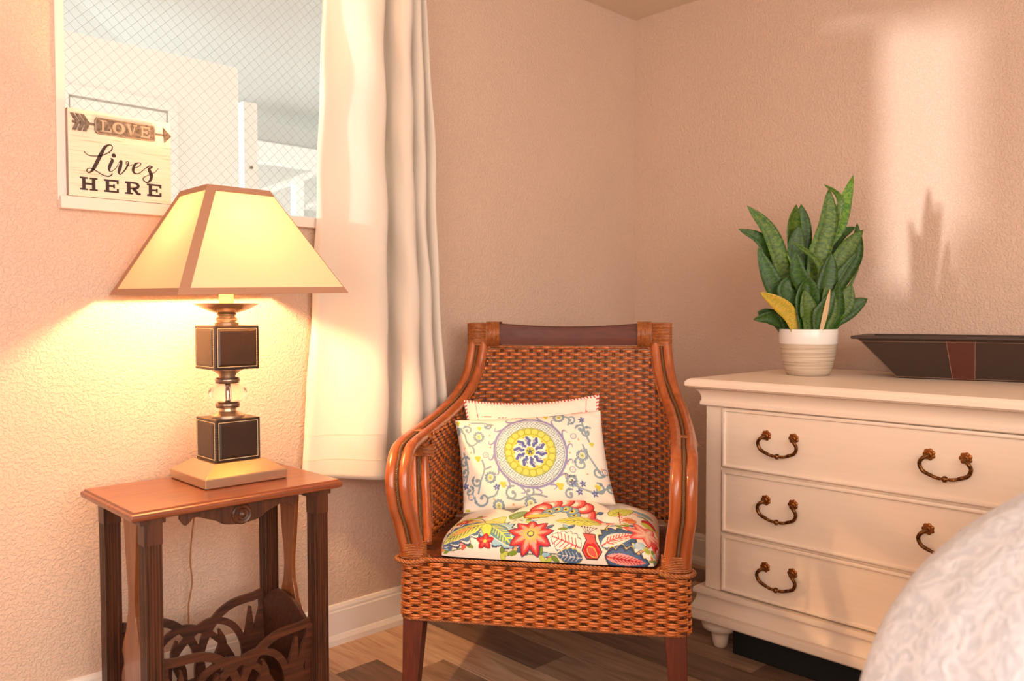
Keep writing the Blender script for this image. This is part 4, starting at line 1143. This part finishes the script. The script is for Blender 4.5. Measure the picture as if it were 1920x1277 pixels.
RED, CORAL, PINK, ORNG, CREAM, BROWN = c_(190, 30, 44), c_(226, 88, 80), c_(238, 160, 150), c_(240, 176, 108), c_(238, 228, 216), c_(70, 42, 36)

def pillow(name, label, Wd, Hh, Th, nx, ny, paint, loc, tilt, roll, yaw, ear=.07, sag=0, group=None, twist=0):
    root = thing(name, label, 'pillow', loc, 0)
    R = Matrix.Rotation(yaw, 4, 'Z')@Matrix.Rotation(tilt, 4, 'X')@Matrix.Rotation(roll, 4, 'Y')
    root.matrix_world = Matrix.Translation(loc)@R
    def grid(nx, ny, sgn):
        s = np.sin(np.linspace(-1, 1, nx)*PI/2*.985)/math.sin(PI/2*.985); t = np.sin(np.linspace(-1, 1, ny)*PI/2*.985)/math.sin(PI/2*.985)
        S_, T_ = np.meshgrid(s, t)
        x = Wd/2*S_*(1-ear*(1-T_**2))-twist*T_*Hh/2; z_ = Hh/2*T_*(1-ear*1.1*(1-S_**2)) - sag*(1-S_**2)*np.clip(T_, 0, 1)
        y = -sgn*Th/2*(np.clip((1-S_**2), 0, 1)**.42)*(np.clip((1-T_**2), 0, 1)**.42)
        wr = .0018*np.sin(26*S_+9*T_)*np.sin(17*T_+5)*(np.abs(S_*T_)**.5)
        return np.stack([x, y+wr*sgn, z_], -1), np.stack([Wd/2*S_, Hh/2*T_], -1)
    F_, UV = grid(nx, ny, 1)
    mb = MB(); vs = F_.reshape(-1, 3); idx = np.arange(nx*ny).reshape(ny, nx)
    fs = np.stack([idx[:-1, :-1], idx[:-1, 1:], idx[1:, 1:], idx[1:, :-1]], -1).reshape(-1, 4)
    mb.add(vs, fs.tolist())
    B_2, _ = grid(60, 40, -1); o = len(mb.v); idx = np.arange(2400).reshape(40, 60)
    fs = np.stack([idx[:-1, :-1], idx[1:, :-1], idx[1:, 1:], idx[:-1, 1:]], -1).reshape(-1, 4)
    mb.add(B_2.reshape(-1, 3), fs.tolist())
    cols = np.tile(np.array(CREAM*.95), (len(mb.v), 1)); cols[:nx*ny] = paint(UV.reshape(-1, 2))
    mb.build('cover', M_print, root, smooth=True, colors=cols, angle=180)
    # outline path
    edge = []
    for a, b in (((-1, -1), (1, -1)), ((1, -1), (1, 1)), ((1, 1), (-1, 1)), ((-1, 1), (-1, -1))):
        for u in np.linspace(0, 1, 40)[:-1]:
            s_, t_ = a[0]+(b[0]-a[0])*u, a[1]+(b[1]-a[1])*u
            edge.append((Wd/2*s_*(1-ear*(1-t_**2))-twist*t_*Hh/2, 0, Hh/2*t_*(1-ear*1.1*(1-s_**2))-sag*(1-s_**2)*max(0, t_)))
    return root, edge
def paint_med(uv):
    p = Paint(uv, CREAM)
    X = lambda x: (x-998)*.00168; Y = lambda y: -(y-868)*.00172
    GB = c_(138, 160, 172)
    cx, cy, R0 = X(998), Y(857), .113
    def Q(x, y): return (X(820+x/3.87), Y(740+y/3.87))
    # vines
    def scroll(x, y, r, a0, turns, w_=.0042, col=GB, sgn=1):
        pts = []
        for k in range(22):
            t = k/21; a = a0+sgn*turns*2*PI*t; rr = r*(1-.80*t); pts.append((x+rr*math.cos(a), y+rr*math.sin(a)))
        p.line(pts, w_, col, True); p.disc(*pts[-1], w_*.9, col)
        p.disc(*pts[2], w_*.8, SLATE)
    for a in ((155, 260, 40, 0.2, 1), (235, 250, 38, 2.6, -1), (180, 490, 46, .5, 1), (175, 560, 40, 3.4, 1), (270, 640, 44, 2.2, 1), (300, 760, 62, 2.9, 1), (520, 745, 56, 1.3, 1), (640, 740, 44, 1.6, -1), (930, 770, 40, 1, 1), (1120, 330, 48, .9, 1), (1080, 300, 40, 2.9, -1), (1050, 560, 50, 2.2, 1), (1160, 620, 48, 0, -1), (1230, 740, 40, 1, 1), (1140, 740, 46, 1.6, -1), (1010, 215, 40, 4.4, 1), (400, 225, 30, 3, 1), (1080, 480, 30, 1.5, -1), (200, 700, 38, 1.2, -1)):
        x, y = Q(a[0], a[1]); scroll(x, y, a[2]*.00043, a[3], .95, .0064, GB, a[4])
    for pts in ([(120, 220), (200, 270), (215, 340), (260, 390), (265, 430)], [(305, 350), (260, 375), (230, 370)], [(320, 490), (330, 560), (290, 650), (270, 720)], [(380, 545), (330, 560)], [(430, 680), (400, 740), (340, 760)],
                [(480, 770), (560, 790), (620, 770), (690, 760), (760, 780)], [(860, 170), (950, 180), (1000, 210), (990, 260)], [(1080, 420), (1100, 480), (1140, 560), (1180, 640)], [(1090, 240), (1110, 330), (1130, 400)],
                [(950, 700), (1040, 740), (1120, 760), (1230, 720)], [(180, 420), (200, 520), (190, 600), (160, 660)], [(270, 190), (360, 200), (430, 220)], [(990, 650), (990, 700), (1010, 740)]):
        p.line([Q(*q) for q in pts], .0060, GB)
    for (x, y) in ((315, 310), (370, 620), (410, 815), (640, 815), (925, 190), (1065, 500), (960, 680)):
        X0_, Y0_ = Q(x, y)
        for k in range(12): a = 2*PI*k/12; p.disc(X0_+.0155*math.cos(a), Y0_+.0155*math.sin(a), .0042, SLATE)
        p.ring(X0_, Y0_, .0, .0145, CREAM); p.ring(X0_, Y0_, .0105, .0142, SLATE); p.disc(X0_, Y0_, .0075, c_(196, 204, 120)); p.disc(X0_, Y0_, .0025, SLATE)
    for (x, y) in ((352, 455), (212, 740), (1020, 352), (980, 600), (1210, 620), (150, 600)):
        X0_, Y0_ = Q(x, y); p.disc(X0_, Y0_, .0105, c_(150, 160, 180)); p.disc(X0_, Y0_, .0072, c_(236, 226, 220)); p.disc(X0_, Y0_, .0035, c_(220, 200, 170))
    for (x, y, r) in ((325, 242, 12), (287, 475, 16), (460, 676, 17), (868, 712, 19), (1135, 726, 15), (160, 185, 14), (828, 178, 12), (180, 832, 12), (1145, 420, 12)):
        X0_, Y0_ = Q(x, y)
        for dx, dy in ((0, 0), (r*.7, r*.3), (-r*.6, r*.5), (.2*r, -r*.7)): p.disc(X0_+dx*.00043, Y0_+dy*.00043, r*.00036, c_(206, 198, 76))
    for (x, y) in ((400, 305), (395, 398), (415, 485), (462, 575), (535, 650), (622, 690), (720, 705), (812, 680), (890, 636), (950, 560), (980, 478), (985, 395), (955, 305), (240, 425), (190, 385), (255, 205), (1055, 380), (700, 560), (380, 770), (515, 815), (1080, 635), (1190, 600)):
        X0_, Y0_ = Q(x, y); p.disc(X0_, Y0_, .0034, c_(240, 170, 140) if x % 2 == 0 else c_(222, 160, 100))
    for (x, y) in ((1090, 225), (1035, 700), (965, 690), (410, 690), (175, 660), (1000, 755), (1105, 770)):
        X0_, Y0_ = Q(x, y); p.petals(X0_, Y0_, 5, .001, .012, .006, BLUE, None, .4)
    # medallion
    for k in range(16):      # wave hooks
        a = 2*PI*k/16+.1
        pts = [(cx+R0*(r)*math.cos(a+d), cy+R0*r*math.sin(a+d)) for r, d in ((.98, -.22), (1.06, -.06), (1.13, .03), (1.20, .03), (1.22, -.05))]
        p.line(pts, .0080, c_(140, 144, 184), True, True)
    p.ring(cx, cy, 0, R0*1.06, c_(132, 138, 184)); p.ring(cx, cy, 0, R0*.99, CREAM)
    d = np.hypot(uv[:, 0]-cx, uv[:, 1]-cy); i = np.nonzero((d < R0*.965) & (d > R0*.70))[0]
    sp1 = np.sin(uv[i, 0]*620+2.5*np.sin(uv[i, 1]*480))+np.sin(uv[i, 1]*660+2.2*np.sin(uv[i, 0]*520+1))
    p.c[i] = np.where((sp1 > .1)[:, None], c_(132, 160, 178), c_(226, 228, 222))
    p.ring(cx, cy, R0*.955, R0*.975, c_(110, 140, 166))
    p.disc(cx, cy, R0*.745, c_(140, 160, 120)); p.disc(cx, cy, R0*.72, c_(172, 182, 66))
    for k in range(20):
        a = 2*PI*k/20; p.disc(cx+R0*.625*math.cos(a), cy+R0*.625*math.sin(a), R0*.105, c_(150, 160, 60)); p.disc(cx+R0*.628*math.cos(a), cy+R0*.628*math.sin(a), R0*.088, c_(220, 206, 100))
    p.disc(cx, cy, R0*.515, c_(228, 206, 84))
    for k in range(10): a = 2*PI*(k+.5)/10; p.disc(cx+R0*.35*math.cos(a), cy+R0*.35*math.sin(a), R0*.135, CREAM)
    p.disc(cx, cy, R0*.36, CREAM)
    for k in range(10):
        a = 2*PI*(k+.5)/10
        p.line([(cx+R0*r*math.cos(a+o), cy+R0*r*math.sin(a+o)) for r, o in ((.20, 0), (.26, .08), (.33, -.06), (.40, .08), (.44, .12))], R0*.085, c_(78, 92, 160))
        p.line([(cx+R0*r*math.cos(a+o), cy+R0*r*math.sin(a+o)) for r, o in ((.24, .28), (.30, .16), (.37, .26))], R0*.035, c_(110, 126, 180))
        a = 2*PI*k/10; p.disc(cx+R0*.46*math.cos(a), cy+R0*.46*math.sin(a), R0*.022, c_(224, 130, 100))
    p.disc(cx, cy, R0*.135, c_(180, 186, 70)); p.petals(cx, cy, 5, 0, R0*.11, R0*.04, NAVY, None, .3)
    # small signature squiggle
    for pts in ([(920, 660), (918, 630), (932, 626), (930, 642), (918, 645)], [(942, 650), (945, 632), (950, 650), (956, 634), (962, 650)], [(966, 648), (972, 638), (978, 650), (984, 636), (990, 652), (1000, 640)]):
        p.line([Q(*q) for q in pts], .0012, c_(60, 50, 60))
    return p.c
def paint_trim(uv):
    p = Paint(uv, c_(246, 234, 220)); Wd, Hh = .43, .34; r = c_(206, 60, 62)
    for t in np.arange(-.19, .19, .0062):
        p.line([(t, .110+.012*abs(t)/.19), (t+.0036, .110+.012*abs(t)/.19)], .0022, r, False)
        p.line([(-.185, t), (-.185, t+.0036)], .0022, r, False); p.line([(.185, t), (.185, t+.0036)], .0022, r, False)
    for x in (-.105, -.035, .035, .105):
        for k in range(6):
            a = k*1.05; p.disc(x+.007*math.cos(a), .100+.007*math.sin(a), .0016, r)
        p.line([(x, .100), (x+.006, .088), (x-.002, .078)], .0018, r); p.leaf((x, .092), (x+.013, .096), .006, c_(220, 110, 100))
    return p.c
chM = Matrix.Translation(CHO)@Matrix.Rotation(CHR, 4, 'Z')
def onchair(x, y, z): return chM@Vector((x, y, z))
# trimmed pillow behind
tp, edge = pillow('pillow', 'cream pillow with red and white twisted piping leaning behind the printed one',   .446, .345, .070, 150, 120, paint_trim,
                  onchair(-.086, .464, .650), math.radians(-20), math.radians(-3.0), CHR+math.radians(3), ear=.075, sag=.006, twist=.06)
mb = MB(); mb.tube(edge, .0056, 10, closed=True)
ns = len(mb.v)//10; cols = np.zeros((len(mb.v), 3)); L = 0; prev = None
for i in range(ns):
    q = Vector(edge[i % len(edge)]); L += (q-prev).length if prev else 0; prev = q
# finer ring sampling so the twist reads
fine = []; E_ = edge+[edge[0]]
for a, b in zip(E_[:-1], E_[1:]):
    n_ = max(1, int((Vector(b)-Vector(a)).length/.0016))
    for q in range(n_): fine.append(tuple(Vector(a).lerp(Vector(b), q/n_)))
mb = MB(); mb.tube(fine, .0056, 10, closed=True); cols = []
s_ = 0
for i in range(len(mb.v)//10):
    s_ = i*.0016
    for k in range(10):
        ph = (s_/.0105-k/10*1.0) % 1; cols.append(c_(202, 44, 52) if ph < .42 else c_(246, 232, 220))
mb.build('piping', M_print, tp, smooth=True, colors=np.array(cols), angle=180)
fp_, edge = pillow('pillow', 'white pillow printed with a blue and yellow medallion in front on the chair', .470, .300, .110, 400, 290, paint_med,
                   onchair(-.078, .372, .630), math.radians(-24), math.radians(-5.0), CHR+math.radians(2), ear=.035, sag=.003, twist=.085)
MB().tube(edge, .0016, 6, closed=True).build('seam', M_linen, fp_, smooth=True, angle=180)

# ------------------------------------------------------------------ floral seat cushion
sc = thing('seat_cushion', 'tufted seat cushion with bright floral print on the rattan chair', 'cushion', onchair(.008, .262, .4165), CHR)
CW, CDp, CT = .615, .46, .092
def superarc(n, k=400):
    t = np.linspace(0, PI, k); x = -np.sign(np.cos(t))*np.abs(np.cos(t))**(2/n); y = np.abs(np.sin(t))**(2/n)
    return x, y
def cush_profile(half, Th, k):
    """arc from bottom front edge over the top to the bottom rear edge; returns pos (x), height, arclength"""
    x, y = superarc(3.4, 800); x = x*half; yy = y*Th
    s = np.concatenate([[0], np.cumsum(np.hypot(np.diff(x), np.diff(yy)))]); u = np.linspace(0, s[-1], k)
    return np.interp(u, s, x), np.interp(u, s, y), u
nx_, ny_ = 620, 300
xs_, hx_, sx_ = cush_profile(CW/2, CT, nx_); ys_, hy_, sy_ = cush_profile(CDp/2, CT, ny_)
Xg, Yg = np.meshgrid(xs_, ys_); HX, HY = np.meshgrid(hx_, hy_)
Hg = (HX*HY)
# tufts
tz_ = np.zeros_like(Xg)
tufts = [(-.13, .06), (.165, .075), (-.13, -.10), (.15, -.09)]
for tx, tyy in tufts:
    d = np.hypot(Xg-tx, Yg-tyy); k_ = .038 if tyy > 0 else .012
    tz_ += k_*np.exp(-(d/.034)**2)
    for ang in (0, PI/2, PI, 3*PI/2): 
        ca, sa = math.cos(ang), math.sin(ang); al = (Xg-tx)*ca+(Yg-tyy)*sa; ac = -(Xg-tx)*sa+(Yg-tyy)*ca
        tz_ += (.016 if tyy > 0 else .004)*np.exp(-(ac/.014)**2)*np.exp(-(np.clip(al, 0, 1)/.07)**2)*(al > 0)
Zg = Hg*(CT+.012*np.sin(Xg*9+1.0)*HX*HY+.006*np.sin(Yg*17+Xg*6))-tz_*np.clip(Hg*1.2-.2, 0, 1)
Zg = np.maximum(Zg, 0)
# plan corners rounding
rn = 1-.045*((np.abs(Xg)/(CW/2))**6)*((np.abs(Yg)/(CDp/2))**6)
mb = MB(); V = np.stack([Xg*rn, Yg*rn, Zg], -1).reshape(-1, 3)
idx = np.arange(nx_*ny_).reshape(ny_, nx_)
mb.add(V, np.stack([idx[:-1, :-1], idx[:-1, 1:], idx[1:, 1:], idx[1:, :-1]], -1).reshape(-1, 4).tolist())
o_ = len(mb.v); mb.add([(-CW/2*.955, -CDp/2*.955, 0), (CW/2*.955, -CDp/2*.955, 0), (CW/2*.955, CDp/2*.955, 0), (-CW/2*.955, CDp/2*.955, 0)], [(0, 3, 2, 1)])
# pattern coordinates: u across (m, 0 centre), v up the front face then back over the top (m from the front bottom edge)
U, V2 = np.meshgrid(sx_-sx_[-1]/2, sy_)
uvc = np.stack([U.ravel(), V2.ravel()], 1)
def paint_floral(uv):
    p = Paint(uv, CREAM)
    # g(px,py): photo drawing units (0..1703 wide, 840..1230 high) to cloth metres
    def G(x, y):
        u = (x-830)/1640*.74
        fy = (1190-y)
        v = .012+fy*.00046 if fy < 190 else .012+.0874+(fy-190)*.00105
        return (u, v)
    LB = c_(150, 196, 214); DB = c_(74, 104, 140); YG = c_(206, 214, 98)
    # background vines
    for pts in ([(430, 970), (600, 940), (660, 960)], [(430, 970), (350, 900), (150, 900)], [(1160, 1050), (1200, 930), (1100, 930)], [(1480, 980), (1440, 1080), (1400, 1120)], [(700, 1180), (900, 1170), (1040, 1180)], [(100, 1130), (200, 1170), (330, 1150)]):
        p.line([G(*q) for q in pts], .004, NAVY); p.line([G(*q) for q in pts], .0022, GREEN)
    # left green leaves
    p.leaf(G(40, 940), G(110, 1090), .05, LIME, LB, GREEN, .2); p.leaf(G(30, 1100), G(160, 1160), .03, ORNG, NAVY, RED)
    p.leaf(G(150, 930), G(330, 880), .05, YG, NAVY, GREEN, .1); p.leaf(G(420, 970), G(230, 900), .03, c_(240, 200, 120), GREEN, None)
    for k, (x, y) in enumerate(((560, 1180), (660, 1170), (90, 900), (330, 880), (560, 930), (620, 880), (690, 960), (830, 1010), (870, 1180), (960, 1130), (960, 1000), (1010, 960), (1180, 1000), (1230, 1080), (1240, 940), (1300, 1010), (1330, 930), (1420, 920), (1500, 1080), (1540, 1150), (1600, 1040), (1620, 960), (200, 1170), (330, 1120), (1200, 860), (1120, 880), (1400, 820), (1560, 880), (500, 1030), (640, 1020), (800, 1180), (1340, 1120))):
        q = G(x, y); a_ = k*2.1
        for j, (dd, cc) in enumerate(((0, (LIME, ORNG, LB, CORAL)[k % 4]), (1.3, GREEN), (-1.2, (YG, DB, PINK)[k % 3]))):
            p.leaf(q, (q[0]+.030*math.cos(a_+dd), q[1]+.024*math.sin(a_+dd)), .012, cc, (NAVY, BROWN, GREEN)[(k+j) % 3], None, 0, 0, .0012)
    # big left leaf in navy scalloped outline
    p.leaf(G(430, 965), G(120, 1130), .105, NAVY, None, None, .5); p.leaf(G(430, 965), G(125, 1120), .095, CREAM, None, None, .5); p.leaf(G(430, 965), G(135, 1120), .084, DB, None, None, .45)
    p.leaf(G(428, 968), G(150, 1095), .058, YG, CREAM, NAVY, .1, .004, .002, 8, .0022); p.leaf(G(350, 985), G(220, 1050), .018, ORNG)
    # right leaf of the pair
    p.leaf(G(430, 970), G(640, 1150), .095, NAVY, None, None, .4); p.leaf(G(430, 970), G(635, 1145), .085, LB, None, None, .35); p.leaf(G(432, 972), G(628, 1140), .052, c_(90, 140, 150), CREAM, YG, 0, .002, .002, 8, .003)
    p.leaf(G(430, 970), G(470, 1090), .028, YG, GREEN, None); p.leaf(G(430, 965), G(660, 930), .030, c_(224, 214, 110), GREEN, ORNG)
    p.leaf(G(430, 965), G(520, 880), .035, YG, GREEN, LB); p.leaf(G(560, 900), G(650, 860), .06, GREEN, NAVY, LB)
    # small red flowers
    for x, y, s in ((255, 925, .030), (455, 1110, .026)):
        a = G(x, y); p.petals(a[0], a[1], 5, .002, s, s*.62, RED, BROWN, .3); p.petals(a[0], a[1], 5, .002, s*.7, s*.3, CORAL, None, .3); p.disc(a[0], a[1], .005, YEL)
    # star flower
    a = G(735, 1060); sf = .86
    p.petals(a[0], a[1], 9, .006, .078*sf, .040*sf, NAVY, None, .2); p.petals(a[0], a[1], 9, .006, .074*sf, .034*sf, RED, None, .2); p.petals(a[0], a[1], 9, .006, .068*sf, .022*sf, CORAL, None, .2)
    p.petals(a[0], a[1], 9, .004, .056*sf, .014*sf, PINK, None, .2); p.petals(a[0], a[1], 12, .0, .034, .010, ORNG, None, .1); p.disc(a[0], a[1], .018, c_(240, 190, 110)); p.disc(a[0], a[1], .010, LIME); p.ring(a[0], a[1], .007, .010, NAVY)
    # peony top centre
    a = G(880, 905)
    for k in range(7):
        t = PI*(k)/6; q = (a[0]+.072*math.cos(t), a[1]+.010+.10*math.sin(t)); p.disc(*q, .034, BROWN, .050); p.disc(*q, .032, RED, .047); p.disc(*q, .027, CORAL, .040); p.disc(q[0], q[1], .018, PINK, .030); p.disc(q[0], q[1]-.006, .010, CREAM, .02)
    for k in range(6):
        t = PI*k/5; q = (a[0]+.042*math.cos(t), a[1]+.048*math.sin(t)); p.disc(*q, .020, NAVY, .030); p.disc(*q, .018, c_(130, 170, 186), .027); p.disc(*q, .009, YEL, .015); p.disc(*q, .004, BROWN, .008)
    p.leaf((a[0]-.10, a[1]-.006), (a[0]-.01, a[1]-.012), .030, LIME, GREEN, ORNG); p.leaf((a[0]+.09, a[1]-.008), (a[0]+.16, a[1]-.02), .035, CORAL, NAVY, PINK)
    p.leaf(G(1160, 940), G(870, 960), .06, YG, GREEN, NAVY, .3)
    # pomegranate
    a = G(1105, 1120)
    for k in range(6): p.line([G(1080, 1050), G(1040+k*18, 985)], .0016, NAVY, False); q = G(1040+k*18, 985); p.disc(*q, .003, BROWN)
    p.poly([G(1050, 1030), G(1130, 1030), G(1140, 1080), G(1178, 1140), G(1150, 1188), G(1080, 1188), G(1052, 1140), G(1075, 1080)], BROWN)
    p.poly([G(1056, 1036), G(1124, 1036), G(1132, 1082), G(1170, 1140), G(1146, 1182), G(1084, 1182), G(1060, 1140), G(1082, 1080)], CORAL)
    p.poly([G(1080, 1100), G(1130, 1095), G(1165, 1140), G(1140, 1180), G(1090, 1178), G(1065, 1135)], RED); p.leaf(G(1090, 1120), G(1145, 1175), .018, CORAL, YEL, None)
    # cream leaf left of it, feather leaves
    p.leaf(G(1050, 1130), G(860, 1070), .06, CREAM, NAVY, RED, .3, 0, .0026, 6, .0022); p.leaf(G(1060, 1185), G(900, 1170), .04, DB, YEL, CREAM, .2)
    p.leaf(G(1170, 1110), G(1390, 960), .090, NAVY, YEL, None, .45); p.leaf(G(1170, 1110), G(1385, 962), .072, DB, None, None, .45); p.leaf(G(1172, 1105), G(1370, 975), .044, CREAM, None, CORAL, 0, 0, 0, 8, .003)
    p.leaf(G(1190, 1160), G(1500, 1190), .075, NAVY, YEL, None, .5); p.leaf(G(1200, 1162), G(1480, 1188), .055, DB, None, None, .4); p.leaf(G(1200, 1165), G(1460, 1188), .034, PINK, None, RED, 0, 0, 0, 8, .0028)
    # striped stem
    P_ = [G(1480, 985), G(1450, 1050), G(1400, 1120)]; p.line(P_, .012, NAVY)
    for t in np.linspace(.02, .98, 9): q = spline(P_, 40)[int(t*39)]; p.disc(q[0], q[1], .0042, ORNG)
    # pink lily and red fan at right
    a = G(1440, 950); p.petals(a[0], a[1], 7, .0, .070, .034, CORAL, None, .4); p.petals(a[0], a[1], 7, .0, .060, .022, PINK, None, .4); p.petals(a[0], a[1], 7, 0, .045, .010, c_(248, 210, 190), None, .4)
    a = G(1560, 990); p.disc(a[0], a[1], .036, CORAL); p.disc(a[0]+.006, a[1]-.005, .028, RED)
    for k in range(7): t = -1.9+k*.28; p.line([(a[0]-.008, a[1]+.010), (a[0]+.034*math.cos(t), a[1]+.034*math.sin(t))], .0026, CREAM, False)
    p.leaf(G(1400, 860), G(1510, 870), .06, RED, BROWN, CORAL); p.leaf(G(1400, 880), G(1500, 885), .03, LIME, GREEN, None)
    p.leaf(G(1290, 900), G(1370, 880), .035, c_(236, 150, 90), DB, RED); p.leaf(G(1380, 1030), G(1430, 1080), .04, LB, None, CREAM); p.leaf(G(1440, 1090), G(1480, 1060), .03, LIME, None, GREEN)
    p.leaf(G(1570, 1090), G(1625, 1170), .05, GREEN, NAVY, LB); p.leaf(G(1600, 1120), G(1640, 1090), .03, DB, NAVY, YEL)
    p.leaf(G(1200, 880), G(1340, 780), .05, YG, NAVY, GREEN, .2); p.leaf(G(1340, 770), G(1480, 800), .05, LB, NAVY, DB, .2); p.leaf(G(1520, 850), G(1600, 930), .04, c_(240, 190, 90), NAVY, RED)
    for x, y in ((1260, 860), (1275, 900), (1265, 880)): q = G(x, y); p.ring(q[0], q[1], .004, .007, CORAL)
    p.line([G(1250, 840), G(1270, 920)], .002, BROWN)
    return p.c
cols = np.tile(CREAM*.95, (len(mb.v), 1)); cols[:nx_*ny_] = paint_floral(uvc)
cc = mb.build('cover', M_print, sc, smooth=True, colors=cols, angle=180)
for tx, tyy in tufts:
    i = np.argmin(np.hypot(V[:, 0]-tx, V[:, 1]-tyy)); q = V[i]
    MB().lathe([(.001, .004), (.007, .003), (.009, .0), (.007, -.002)], (q[0], q[1], q[2]), 14, caps=False).build('button', M_linen, sc, smooth=True)
